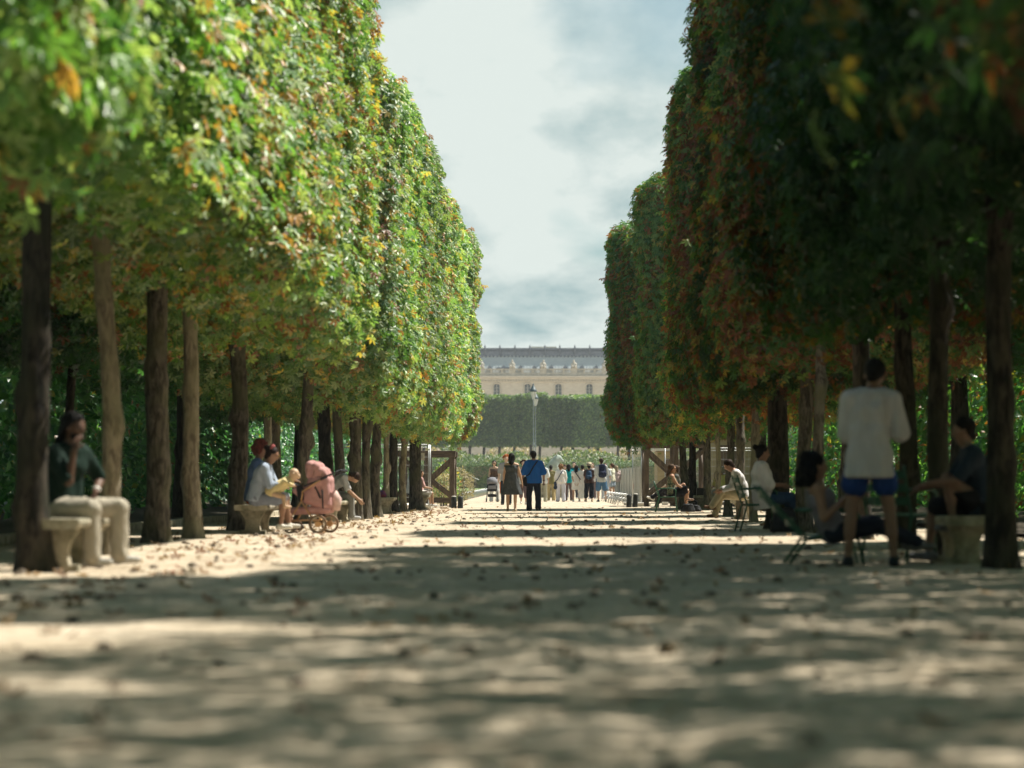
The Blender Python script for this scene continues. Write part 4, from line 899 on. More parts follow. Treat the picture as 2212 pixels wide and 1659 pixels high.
# ------------------------------------------------------------------ benches, chairs, frames, fences
def stone_bench(label, loc, rz=0.0, L=1.7, z=0.43):
    t = thing('stone_bench', label, 'bench', loc, rz, 'stone benches between the trunks')
    m = MB(); pr = [(-0.24, z-0.085), (0.20, z-0.085), (0.24, z-0.06), (0.25, z-0.03), (0.24, z-0.005), (0.20, z), (-0.20, z), (-0.24, z-0.005), (-0.25, z-0.03), (-0.24, z-0.06)]
    m.extrude(pr, -L/2, L/2, 'y'); m.build('seat_slab', M_stone, t)
    for y in (-L/2+0.22, L/2-0.36):
        k = MB(); n = 10; a = []; b = []
        for i in range(n+1):
            u = i/n; zz = (z-0.09)*u; w = 0.085 + 0.11*u**3 + 0.05*(1-u)**3; a.append((w, zz)); b.append((-w, zz))
        k.extrude(a + b[::-1], y, y+0.14, 'y'); k.box(-0.19, 0.19, y-0.01, y+0.15, -0.03, 0.05); k.build('leg', M_stone, t)
    return t
def armchair(label, loc, rz, arms=True, low=False, group='green metal park chairs'):
    """faces +Y"""
    t = thing('metal_chair', label, 'chair', loc, rz, group); zs = 0.25 if low else 0.43; bk = 0.42 if low else 0.16; zt = zs + (0.42 if low else 0.42)
    m = MB(); n = 7
    for i in range(n):
        x = -0.21 + 0.42*i/(n-1); MB().beam((x, -0.20, zs-0.02 if low else zs-0.005), (x, 0.24, zs+(0.09 if low else 0.01)), 0.045, 0.012).build('seat_slat', M_green, t)
    for i in range(3):
        z = zs+0.13+i*0.12; y = -0.21 - bk*(z-zs)/(zt-zs)
        pts = [(-0.21, y+0.02, z), (-0.1, y-0.015, z), (0.1, y-0.015, z), (0.21, y+0.02, z)]
        q = MB(); 
        for a, b in zip(pts[:-1], pts[1:]): q.beam(a, b, 0.012, 0.075)
        q.build('back_slat', M_green, t)
    for s in (-1, 1):
        x = 0.225*s
        MB().tube([(x, -0.32 if not low else -0.36, 0), (x, -0.22, zs-0.04), (x, -0.21, zs), (x, -0.21-bk*0.6, zs+0.25), (x, -0.21-bk, zt+0.03)], 0.014, 8).build('leg', M_green, t, True)
        MB().tube([(x, 0.30, 0), (x, 0.25, zs-0.03), (x, 0.22, zs), (x, -0.20, zs-0.02)], 0.014, 8).build('leg', M_green, t, True)
        if arms:
            MB().tube([(x, -0.26, zs+0.23), (x*1.12, -0.05, zs+0.245), (x*1.14, 0.18, zs+0.235), (x*1.12, 0.25, zs+0.19), (x*1.02, 0.24, zs)], 0.015, 8).build('armrest', M_green, t, True)
    MB().tube([(-0.225, 0.27, 0.2 if not low else 0.12), (0.225, 0.27, 0.2 if not low else 0.12)], 0.008, 6).build('stretcher', M_green, t)
    return t
stone_bench('stone bench beside the nearest left trunk, under the man in khaki trousers', at(150, 20.35))
stone_bench('stone bench under the woman in light blue', at(556, 36.4))
stone_bench('stone bench under the bent person in white', at(727, 47.8), R(-6))
stone_bench('small distant stone bench end showing between left trunks with a bag on it', at(834, 64), 0, 1.5)
stone_bench('small distant stone bench end at the foot of the last left trunk', at(911, 76), 0, 1.5)
stone_bench('shaded stone bench between the two black trunks at the right edge', at(2076, 22.0), 0, 1.15)
stone_bench('sunlit stone bench under the man in beige trousers', at(1608, 52.6))
stone_bench('stone bench farther along the right row, holding a black box', at(1522, 76), R(14), 1.5)
armchair('green armchair under the person in white shirt', (3.40, 37.6, 0), R(-84))
armchair('green chair under the woman with sunglasses', (3.62, 68.7, 0), R(-90))
armchair('low green lounge chair under the woman with big dark curls', (2.56, 21.5, 0), R(-90), True, True)
armchair('empty green chair right of the standing man', (3.34, 22.4, 0), R(-35))
# black box, paper and bottle
tag(MB().box(-0.17, 0.17, -0.12, 0.12, 0.0, 0.24, None, 0.015).build('box', M_blackm, None, False, at(1516, 76, 0.44)), 'black box standing on the stone bench beyond the right trunks', 'box')
def bottle(label, loc):
    t = thing('bottle', label, 'bottle', loc)
    MB().lathe([(0.036, 0), (0.038, 0.02), (0.038, 0.15), (0.03, 0.19), (0.014, 0.22), (0.013, 0.235)], 12).build('body', material('clear_plastic', (0.7, 0.74, 0.74), (0.6, 0.65, 0.66), 0.2), t, True)
    MB().lathe([(0.016, 0.235), (0.016, 0.26)], 10).build('cap', M_white, t, True)
bottle('white plastic bottle on the stone bench beside the man in beige trousers', at(1610, 51.9, 0.432))
def handbag(name, label, loc, w, h, d, mat, rz=0.0, cat='bag', handle=True, slump=0.05):
    t = thing(name, label, cat, loc, rz)
    P = [('c', (-w/2+0.05, 0, 0.06), (w/2-0.05, 0, 0.06), d/2, d/2, 0.05), ('c', (-w/2+0.06, 0, h-0.1), (w/2-0.07, 0, h-0.08-slump), d/2*0.75, d/2*0.7, 0.06), ('c', (0, 0, 0.06), (0, 0, h-0.1), w/2*0.8, w/2*0.65, 0.08)]
    P = [('c', (x, 0, 0.05), (x*0.85, 0, h-0.07), d/2, d/2*0.6, 0.05) for x in np.linspace(-w/2+d/2, w/2-d/2, 6)]
    sdf_obj('pouch', P, 0.014, mat, t, wrinkle=0.004, clip=[((0, 0, 0.003), (0, 0, -1))])
    if handle:
        for s in (-1, 1): MB().tube([(-w*0.22, s*0.03, h-0.06), (-w*0.18, s*0.04, h+0.08), (0, s*0.04, h+0.13), (w*0.18, s*0.04, h+0.08), (w*0.22, s*0.03, h-0.06)], 0.008, 6).build('handle', mat, t, True)
    return t
handbag('handbag', 'large black bag on the sand under the armchair of the person in white shirt', (3.78, 37.25, 0), 0.46, 0.36, 0.26, M_black, R(8), handle=False)
handbag('handbag', 'glossy black handbag by the feet of the sunglasses woman', at(1486, 68.2), 0.42, 0.24, 0.18, M_black)
handbag('handbag', 'smaller black bag right of the handbag of the sunglasses woman', at(1504, 69.0), 0.3, 0.2, 0.16, M_black)
handbag('handbag', 'small red and blue bag on the distant left stone bench', at(825, 64.0, 0.43), 0.24, 0.2, 0.14, material('red_bag', (0.35, 0.03, 0.05), (0.03, 0.05, 0.2), 0.7, 4), handle=False)

def timber_frame(label, x0p, x1p, yd, top, dirn):
    """heavy braced shoring frame: two faces with K braces, joined by short beams"""
    t = thing('timber_frame', label, 'timber frame', at((x0p+x1p)/2, yd), 0, 'braced timber frames round the last trees')
    w = (x1p-x0p)*yd/F; h = top; D = w; b = 0.17
    for yy in (0.0, D):
        for xx in (-w/2+b/2, 0.0, w/2-b/2): MB().beam((xx, yy, 0), (xx, yy, h-0.202), b, b, (0, 1, 0), 0.008).build('post', M_wood, t)
        MB().beam((-w/2-0.04, yy, h-0.10), (w/2+0.04, yy, h-0.10), 0.2, 0.2, (0, 0, 1), 0.01).build('top_beam', M_wood_x, t)
        MB().beam((-w/2+b, yy-0.004, 0.24), (w/2-b, yy-0.004, 0.24), b, 0.17, (0, 0, 1), 0.008).build('base_beam', M_wood_x, t)
        for s in (-1, 1):
            for z0, z1 in ((h*0.50, h-0.30), (h*0.48, 0.36)):
                MB().beam((s*0.09, yy-0.012, z0), (s*(w/2-0.12), yy-0.012, z1), 0.13, 0.15, (0, 1, 0), 0.008).build('brace', M_wood, t)
    for xx in (-w/2+b/2, w/2-b/2):
        MB().beam((xx, b/2+0.015, h-0.1), (xx, D-b/2-0.015, h-0.1), 0.15, 0.17, (0, 0, 1), 0.008).build('top_beam', M_wood, t)
        MB().beam((xx, b/2+0.002, h*0.5), (xx, D-b/2-0.002, 0.36), 0.11, 0.13, (0, 0, 1), 0.008).build('brace', M_wood, t)
        MB().beam((xx, b/2+0.002, h*0.5+0.1), (xx, D-b/2-0.002, h-0.3), 0.11, 0.13, (0, 0, 1), 0.008).build('brace', M_wood, t)
    return t
timber_frame('heavy brown timber frame beyond the last left trunk', 862, 982, 79.5, 1.87, 1)
timber_frame('heavy weathered timber frame behind the sunglasses woman', 1391, 1529, 82.5, 2.22, -1)
def fence_panel(label, loc, rz, w=3.3, h=2.0, sign=False):
    t = thing('site_fence', label, 'fence', loc, rz, 'temporary wire fence panels')
    for x in (0, 0.10): pass
    for x in (-w/2, w/2): MB().tube([(x, 0, 0.05), (x, 0, h)], 0.02, 8).build('post', M_galv, t, True)
    for z in (0.12, h-0.09, h): MB().tube([(-w/2, 0, z), (w/2, 0, z)], 0.013, 6).build('rail', M_galv, t, True)
    m = MB(); x = -w/2+0.1
    while x < w/2: m.tube([(x, -0.003, 0.12), (x, -0.003, h-0.09)], 0.003, 3, False); x += 0.1
    z = 0.35
    while z < h-0.2: m.tube([(-w/2, 0.003, z), (w/2, 0.003, z)], 0.003, 3, False); z += 0.26
    o = m.build('wire_mesh', M_galv, t); o['kind'] = 'stuff'
    for x in (-w/2, w/2): MB().box(x-0.1, x+0.1, -0.32, 0.32, 0, 0.13, None, 0.02).build('concrete_foot', M_white, t)
    if sign:
        s_ = MB().box(w/2-0.33, w/2-0.13, -0.03, -0.022, h-0.5, h-0.27).build('small_plate', M_white, t)
        MB().box(w/2-0.275, w/2-0.185, -0.033, -0.0305, h-0.44, h-0.34).build('grey_square', M_galv, s_)
    return t
p = at(926, 77.8); fence_panel('wire fence panel with steel posts beside the last left trunk', (p.x-1.65, p.y, gz(p.y)), 0, 3.3, 2.05, True)
p = at(929, 78.6); fence_panel('second wire fence panel standing close behind the left one', (p.x-1.5, p.y+0.3, gz(p.y)), R(-4), 3.0, 2.05)
p = at(1380, 83); fence_panel('wire fence panel seen nearly edge on left of the right timber frame', (p.x, p.y+1.6, gz(p.y)), R(93), 3.3, 2.05)
p = at(1540, 86); fence_panel('wire fence panel behind the right timber frame', (p.x, p.y+1.0, gz(p.y)), 0, 3.3, 2.05)
def bollard(label, px, py, h, tilt=0):
    t = thing('bollard', label, 'bollard', G(px, py), 0, 'short dark bollards'); t.rotation_euler = (0, tilt, 0)
    MB().lathe([(0.085, -0.02), (0.088, 0.02), (0.084, h*0.5), (0.088, h-0.02), (0.08, h)], 18).build('post', material('weathered_black', (0.07, 0.08, 0.08), (0.012, 0.016, 0.018), 0.7, 9, 0.3, 40, lo=0.45, hi=0.75), t, True)
    MB().lathe([(0.080, h+0.001), (0.07, h+0.018), (0.03, h+0.03)], 18).build('cap', M_white if 'cap' in label else M_blackm, t, True)
bollard('short black bollard with pale cap touching the left timber frame', 980.5, 1098, 0.37)
bollard('short black bollard standing free beside the left timber frame', 994.5, 1098, 0.36)
bollard('black leaning bollard by the white hoarding', 1358.5, 1096, 0.40, R(2))
bollard('blotchy bollard with pale cap between black bollard and wire fence', 1371.5, 1095.6, 0.43, R(4))
# low picket fence on the left of the path
pf = thing('low_fence', 'ankle high metal picket fence along the lawn', 'fence', (0, 0, 0)); pm = None
a = Vector((-3.22, 101, 0)); b = Vector((-2.95, 140, 0))
for k in range(56):
    q = a.lerp(b, k/55.0); 
    if pm is None: o = MB().tube([(0, 0, 0), (0, 0, 0.36)], 0.012, 6).build('picket', M_galv, pf, True); pm = o.data
    else: o = link('picket', pm, pf)
    o.location = (q.x, q.y, gz(q.y))
MB().tube([(a.x, a.y, gz(a.y)+0.3), (b.x, b.y, gz(b.y)+0.3)], 0.010, 6).build('rail', M_galv, pf, True)
# tilted sign board on a thin post
sg = thing('information_board', 'slanted white board on a thin post on the lawn', 'sign', at(1024, 122), R(0))
MB().tube([(0, 0, 0), (0, 0, 0.95)], 0.022, 8).build('post', M_blackm, sg, True)
MB().beam((-0.22, 0, 1.07), (0.24, 0, 0.86), 0.55, 0.03, (0, 0, 1), 0.004).build('board', material('board_white', (0.75, 0.78, 0.76), None, 0.35), sg)
# flowering shrub
def shrub(label, loc, r_, h, n, mat, seed, size=0.06):
    t = thing('flowering_shrub', label, 'shrub', loc); r = np.random.default_rng(seed)
    d = r.normal(size=(n, 3)); d /= np.linalg.norm(d, axis=1, keepdims=True); rad = r.uniform(0.55, 1, n)**0.5*(1+0.22*lump(d*2, seed, 2.0))
    P = d*rad[:, None]*np.array([r_, r_, h/2]) + np.array([0, 0, h*0.52])
    P = P[P[:, 2] > 0.05]; n = len(P)
    V, Fc = scatter(P, d[:n]+r.normal(size=(n, 3))*0.5, r.normal(size=(n, 3))+np.array([0, 0, 0.6]), size*r.uniform(0.6, 1.4, n), simple_leaf())
    mesh_obj('foliage', V.astype(np.float32), Fc, mat, t, False)
    m = MB()
    for k in range(7):
        a_ = k*0.9; m.tube([(0.05*math.cos(a_), 0.05*math.sin(a_), 0), (0.25*r_*math.cos(a_), 0.25*r_*math.sin(a_), h*0.4), (0.6*r_*math.cos(a_), 0.6*r_*math.sin(a_), h*0.8)], [0.015, 0.012, 0.005], 5)
    m.build('stems', M_bark, t)
shrub('bush with creamy pink blossom beside the left timber frame', at(993, 96), 0.62, 1.35, 2600, M_leaf_pale, 4)
shrub('smaller pale bush growing inside the left timber frame', at(955, 83), 0.42, 1.2, 1500, M_leaf_pale, 5)
shrub('dark leafy bush climbing in the left timber frame', at(962, 84.5), 0.5, 1.5, 1500, M_leaf_mixed, 6, 0.09)
# white hoarding boards on the right
M_hoard = material('hoarding_white', (0.58, 0.57, 0.52), (0.42, 0.41, 0.37), 0.7, 2.0, stretch=(3, 3, 0.6))
hb = thing('hoarding', 'row of pale upright boards receding along the right of the path', 'hoarding', (0, 0, 0))
xa, ya, xb, yb = at(1382, 100).x, 100, at(1331, 134).x, 134
hp = [at(1386 - 56*u**0.8, 98 + 34*u) for u in np.linspace(0, 1, 10)]
for k in range(9):
    q0, q1 = hp[k], hp[k+1]; d = (q1-q0); d.z = 0
    o = MB().beam((q0.x, q0.y, gz(q0.y)+0.7), (q1.x - d.x*0.02, q1.y-d.y*0.02, gz(q1.y)+0.7), 0.05, 1.40, (0, 0, 1), 0.006).build('board', M_hoard, hb)
    o2 = MB().box(-0.03, 0.03, -0.03, 0.03, 0, 1.44).build('batten', M_hoard, hb); o2.location = (q0.x-0.06, q0.y, gz(q0.y))
MB().box(-0.02, 0.02, -0.1, 0.1, -0.12, 0.12).build('red_mark', material('red_paint', (0.5, 0.04, 0.03), None, 0.5), hb, False, (hp[2].x-0.06, hp[2].y-0.9, gz(100)+0.62))
# steel hoops on the ground before the boards
hoop = None
HL = ['nearest steel hoop by the black leaning bollard', 'second steel hoop of the heap by the bollards', 'third steel hoop of the heap by the bollards', 'fourth steel hoop counted from the bollards', 'fifth steel hoop counted from the bollards', 'sixth steel hoop counted from the bollards', 'steel hoop lying farthest from the bollards, near the bare legged woman']
for k in range(7):
    px = 1349 - k*5.6; y = 86.5 + k*2.1
    t = thing('barrier_hoop', HL[k], 'barrier', at(px, y), R(25+k*3), 'steel hoops before the white boards'); m = MB()
    MB().tube([(-0.42, 0, 0.02), (-0.36, 0, 0.2), (-0.2, 0, 0.36), (0.05, 0, 0.40), (0.25, 0, 0.3), (0.36, 0, 0.12), (0.42, 0, 0.0)], 0.017, 7).build('hoop', M_galv, t, True)
    MB().tube([(-0.25, 0.05, 0.0), (-0.2, 0.05, 0.16), (0.0, 0.05, 0.26), (0.16, 0.05, 0.16), (0.2, 0.05, 0.0)], 0.014, 7).build('inner_hoop', M_galv, t, True)
# twin lantern lamp post
def lamp(label, px, Y, h):
    t = thing('lamp_post', label, 'lamp post', at(px, Y), 0, 'old street lamps before the palace')
    Mlp = material('lamp_green', (0.22, 0.26, 0.27), (0.15, 0.19, 0.20), 0.5, 3)
    MB().lathe([(0.24, 0), (0.24, 0.25), (0.16, 0.4), (0.11, 0.9), (0.12, 0.95), (0.07, 1.1), (0.05, 2.4), (0.10, 2.5), (0.11, 2.62), (0.045, 2.75), (0.034, 3.2), (0.08, 3.3), (0.08, 3.4), (0.034, 3.52), (0.028, h-1.5), (0.06, h-1.4), (0.028, h-1.3), (0.025, h-1.15)], 12).build('pole', Mlp, t, True)
    g = MB(); g.lathe([(0.09, h-1.15), (0.22, h-0.62)], 6); g.build('glass', material('lamp_glass', (0.55, 0.58, 0.56), (0.5, 0.52, 0.5), 0.15), t)
    MB().lathe([(0.27, h-0.618), (0.27, h-0.56), (0.20, h-0.42), (0.17, h-0.40), (0.10, h-0.20), (0.05, h-0.16), (0.06, h-0.08), (0.02, h)], 12).build('cap', material('lamp_cap', (0.05, 0.085, 0.10), (0.03, 0.055, 0.07), 0.5, 4), t, True)
    for k in range(6):
        a_ = k*math.pi/3; MB().tube([(0.095*math.cos(a_), 0.095*math.sin(a_), h-1.15), (0.228*math.cos(a_), 0.228*math.sin(a_), h-0.62)], 0.012, 5).build('glazing_bar', Mlp, t)
lamp('old street lamp with dark hat shaped cap above the blue shirted man', 1152, 174, 7.75)
lamp('second street lamp half hidden behind the first', 1156.5, 184, 7.55)
# beige cabins behind the right trunks
def cabin(label, px0, px1, Y, h):
    t = thing('kiosk', label, 'kiosk', at((px0+px1)/2, Y), 0); w = (px1-px0)*Y/F; Mb = material('beige_cladding', (0.40, 0.33, 0.20), (0.33, 0.27, 0.16), 0.7, 2)
    n = int(h/0.18)
    for k in range(n): MB().box(-w/2, w/2, 0, 2.4, 0.1+k*h/n, 0.1+(k+0.86)*h/n, None, 0.008).build('cladding_board', Mb, t)
    MB().box(-w/2+0.02, w/2-0.02, 0.02, 2.38, 0.0, h+0.09).build('wall', Mb, t); MB().box(-w/2-0.15, w/2+0.15, -0.2, 2.6, h+0.10, h+0.24).build('roof', M_white, t)
    MB().box(-w/2+0.3, -w/2+1.1, -0.03, 0.04, 0.1, h-0.2).build('door', material('brown_door', (0.16, 0.11, 0.07), None, 0.6), t)
cabin('beige boarded kiosk with white roof edge behind the right trunks', 1535, 1640, 98, 2.5)
cabin('beige slatted cabin behind the right timber frame', 1420, 1466, 92, 1.9)
# seated stone lion
def lion():
    t = thing('lion_statue', 'pale green seated lion statue behind the crowd', 'statue', at(1192, 118), 0)
    Ml = material('lion_stone', (0.42, 0.47, 0.41), (0.30, 0.36, 0.31), 0.8, 4, 0.2, 20)
    MB().box(-0.65, 0.65, -0.35, 0.35, 0, 0.75, None, 0.02).build('pedestal', M_stone, t)
    z = 0.75
    P = [('c', (-0.42, 0, z+0.28), (-0.30, 0, z+0.34), 0.30, 0.28, 0.1), ('c', (-0.30, 0, z+0.36), (0.12, 0, z+0.85), 0.27, 0.24, 0.12), ('c', (0.10, 0, z+0.85), (0.22, 0, z+1.08), 0.26, 0.21, 0.1),
         ('e', (0.30, 0, z+1.16), (0.20, 0.16, 0.17), 0.05), ('c', (0.40, 0, z+1.10), (0.52, 0, z+1.05), 0.10, 0.075, 0.04), ('c', (0.24, 0.11, z+1.30), (0.22, 0.12, z+1.35), 0.04, 0.03, 0.02), ('c', (0.24, -0.11, z+1.30), (0.22, -0.12, z+1.35), 0.04, 0.03, 0.02)]
    for s in (-1, 1):
        P += [('c', (0.20, s*0.14, z+0.75), (0.30, s*0.15, z+0.35), 0.12, 0.08, 0.05), ('c', (0.30, s*0.15, z+0.35), (0.33, s*0.15, z+0.06), 0.08, 0.07, 0.03), ('c', (0.34, s*0.15, z+0.05), (0.46, s*0.15, z+0.045), 0.07, 0.06, 0.02),
              ('c', (-0.40, s*0.22, z+0.28), (-0.12, s*0.24, z+0.30), 0.18, 0.12, 0.05), ('c', (-0.12, s*0.24, z+0.30), (-0.26, s*0.24, z+0.07), 0.09, 0.07, 0.03), ('c', (-0.26, s*0.24, z+0.06), (0.0, s*0.24, z+0.05), 0.07, 0.055, 0.03)]
    P += [('c', (-0.62, 0, z+0.12), (-0.66, 0.2, z+0.06), 0.05, 0.04, 0.03), ('c', (-0.66, 0.2, z+0.06), (-0.3, 0.42, z+0.05), 0.04, 0.05, 0.02)]
    sdf_obj('body', P, 0.022, Ml, t)
lion()

# ------------------------------------------------------------------ prams
def pram_pink():
    Y = 36.3; t = thing('pram', 'dusty pink pram with hood and golden frame before the woman in light blue', 'pram', at(685, Y), R(-9))
    Mp = material('pink_fabric', (0.54, 0.30, 0.275), (0.42, 0.215, 0.20), 0.85, 6, 0.2, 50); Mg = material('rose_gold', (0.62, 0.36, 0.17), None, 0.35, metal=0.5); Mt = material('tyre_brown', (0.22, 0.13, 0.07), None, 0.7); Mc = material('tyre_cream', (0.6, 0.52, 0.4), None, 0.7)
    L = lambda px, py: ((px-668)/150.0, (HY-py)/150.0+CH)
    # hood of three padded ribs over a rounded seat shell
    q = lambda px, py, y: (L(px, py)[0], y, L(px, py)[1])
    P = []
    for y in (-0.13, 0.0, 0.13):
        f_ = 1.0 if y == 0 else 0.82
        P += [('c', q(656, 1004, y), q(655, 1026, y), 0.085*f_, 0.07*f_, 0.03), ('c', q(670, 1008, y), q(668, 1030, y), 0.095*f_, 0.08*f_, 0.02), ('c', q(684, 1020, y), q(690, 1026, y), 0.095*f_, 0.07*f_, 0.02)]
    P.append(('s', q(640, 1030, 0), (0.14, 0.17, 0.17), 0))
    sdf_obj('hood', P, 0.012, Mp, t, wrinkle=0.003)
    P = []
    for y in (-0.13, 0.0, 0.13): P += [('c', q(664, 1042, y), q(690, 1036, y), 0.09, 0.08, 0.03), ('c', q(690, 1040, y), q(694, 1090, y), 0.08, 0.09, 0.03), ('c', q(690, 1092, y), q(650, 1078, y), 0.085, 0.08, 0.03), ('c', q(650, 1075, y), q(625, 1060, y), 0.07, 0.06, 0.03)]
    P += [('c', q(668, 1052, y), q(676, 1084, y), 0.115, 0.12, 0.03) for y in (-0.09, 0.09)] + [('c', q(640, 1062, y), q(660, 1070, y), 0.10, 0.12, 0.03) for y in (-0.08, 0.08)]
    sdf_obj('seat_shell', P, 0.012, Mp, t, wrinkle=0.003)
    for (ax_, ay_, rr_) in ((655, 1016, 0.125), (672, 1018, 0.135), (690, 1024, 0.10)):
        c0 = q(ax_, ay_, 0); MB().tube([(c0[0]+0.02*math.cos(b_), 0.235*math.cos(b_)*0.98, c0[2]-0.06+(rr_+0.05)*math.sin(b_)) for b_ in np.linspace(0, math.pi, 13)], 0.005, 5).build('hood_seam', Mt, t, True)
    for y in (-0.20, 0.20): MB().beam(q(668, 1046, y), q(686, 1082, y), 0.012, 0.03, (1, 0, 0)).build('strap', M_black, t)
    MB().tube([q(622, 1052, -0.17), q(616, 1046, 0.0), q(622, 1052, 0.17)], 0.022, 8).build('bumper_bar', M_black, t, True)
    MB().beam(q(634, 1048, -0.19), q(640, 1082, -0.19), 0.10, 0.05, (0, 1, 0), 0.01).build('hinge_block', M_black, t)
    MB().tube([L(706, 1062)[:1] + (0.0,) + L(706, 1062)[1:], L(712, 1080)[:1] + (0.0,) + L(712, 1080)[1:], L(712, 1105)[:1]+(0.0,)+L(712, 1105)[1:]], [0.05, 0.085, 0.06], 10).build('blanket', material('pale_pink', (0.75, 0.52, 0.46), None, 0.9), t, True)
    sdf_obj('basket', [('c', q(620, 1106, y), q(694, 1103, y), 0.055, 0.06, 0.03) for y in (-0.15, -0.05, 0.05, 0.15)], 0.012, Mp, t, wrinkle=0.003)
    for s in (-0.225, 0.225):
        for pa, pb, mt, r in (((641, 1064), (684, 1036), Mg, 0.013), ((640, 1084), (668, 1126), Mg, 0.014), ((640, 1084), (644, 1058), Mg, 0.012), ((606, 1128), (672, 1126), Mg, 0.011), ((610, 1130), (640, 1085), Mg, 0.012), ((684, 1034), (728, 1015), M_blackm, 0.014), ((646, 1050), (700, 1030), M_blackm, 0.012), ((688, 1058), (690, 1100), M_black, 0.012)):
            a_, b_ = L(*pa), L(*pb); MB().tube([(a_[0], s, a_[1]), (b_[0], s, b_[1])], r, 7).build('frame_tube', mt, t, True)
    a_ = L(728, 1015); MB().tube([(a_[0], -0.235, a_[1]), (a_[0]+0.02, -0.1, a_[1]), (a_[0]+0.02, 0.1, a_[1]), (a_[0], 0.235, a_[1])], 0.019, 8).build('handle', M_black, t, True)
    for (px, py, r, ys) in ((680, 1134.5, 0.140, (-0.27, 0.27)), (612, 1140, 0.098, (-0.2, 0.2))):
        c = L(px, py)
        for y in ys:
            w = thing('wheel', None, None, (c[0] + (0.05 if y > 0 and r > 0.12 else 0), y, r), 0); w.parent = t
            N_ = 26; MB().tube([(r*0.9*math.cos(2*math.pi*k/N_), 0, r*0.9*math.sin(2*math.pi*k/N_)) for k in range(N_)], r*0.11, 8, closed=True).build('tyre', Mt, w, True)
            MB().tube([(r*0.76*math.cos(2*math.pi*k/N_), 0, r*0.76*math.sin(2*math.pi*k/N_)) for k in range(N_)], r*0.06, 6, closed=True).build('rim', Mc, w, True)
            q = MB(); q.tube([(0, -0.03, 0), (0, 0.03, 0)], r*0.34, 14)
            for k in range(5): a2 = k*2*math.pi/5; q.tube([(0, 0, 0), (r*0.76*math.cos(a2), 0, r*0.76*math.sin(a2))], r*0.05, 5)
            q.build('hub', Mg, w)
pram_pink()
def pram_grey(px, py):
    p0 = G(px, py); t = thing('pram', 'grey hooded pram pushed by the long haired woman toward the camera', 'pram', (p0.x, p0.y-0.9, gz(p0.y)), 0)
    Mg = material('grey_fabric', (0.22, 0.22, 0.24), (0.15, 0.15, 0.17), 0.9, 6)
    sdf_obj('hood', [('e', (0, 0.12, 0.80), (0.22, 0.26, 0.2), 0.02)], 0.02, Mg, t, clip=[((0, 0, 0.72), (0, -0.25, -1))])
    MB().box(-0.19, 0.19, -0.1, 0.3, 0.42, 0.70, None, 0.04).build('seat', M_black, t); MB().box(-0.16, 0.16, -0.12, -0.101, 0.52, 0.66, None, 0.003).build('liner', Mg, t)
    MB().box(-0.18, 0.18, -0.1, 0.35, 0.2, 0.32, None, 0.02).build('basket', M_black, t)
    for s in (-1, 1):
        MB().tube([(s*0.22, -0.25, 0.08), (s*0.2, 0, 0.45), (s*0.2, 0.3, 0.7), (s*0.2, 0.55, 0.98)], 0.014, 6).build('frame_tube', M_blackm, t, True)
        MB().tube([(s*0.22, 0.35, 0.08), (s*0.2, 0.05, 0.5)], 0.014, 6).build('frame_tube', M_blackm, t, True)
        for y in (-0.27, 0.37):
            w = MB().tube([(s*0.23-0.02, y, 0.09), (s*0.23+0.02, y, 0.09)], 0.088, 14); w.build('wheel', M_blackm, t, True)
    MB().tube([(-0.2, 0.55, 0.98), (0.2, 0.55, 0.98)], 0.016, 6).build('handle', M_blackm, t, True)
# ------------------------------------------------------------------ people
DK = (0.012, 0.010, 0.010); BR = (0.07, 0.04, 0.025); TAN = (0.48, 0.29, 0.19); FAIR = (0.62, 0.42, 0.32); DARK = (0.13, 0.07, 0.045); MID = (0.36, 0.205, 0.13)
def sunglasses(root, J, s, vox, fc, hd, sd):
    m = MB()
    for sg in (-1, 1):
        e = J['hc']+fc*0.095*s+sd*sg*0.033*s+hd*0.008*s; m.box(e[0]-0.028, e[0]+0.028, e[1]-0.008, e[1]+0.008, e[2]-0.02, e[2]+0.02, None, 0.006)
        a_ = J['hc']+fc*0.09*s+sd*sg*0.066*s+hd*0.01*s; b_ = J['hc']+sd*sg*0.086*s+hd*0.01*s; m.tube([a_, b_], 0.004, 5)
    m.build('sunglasses', M_blackm, root)
def watch(q, mat):
    def f(root, J, s, vox, fc, hd, sd):
        w = J['w'+q]; d = U(J['w'+q]-J['e'+q]); MB().tube([w-d*0.035, w-d*0.01], 0.036*s, 10).build('watch', mat, root, True)
    return f
def wpos(root, v): 
    return Matrix.Translation(root.location) @ Matrix.Rotation(root.rotation_euler[2], 4, 'Z') @ Vector(v)
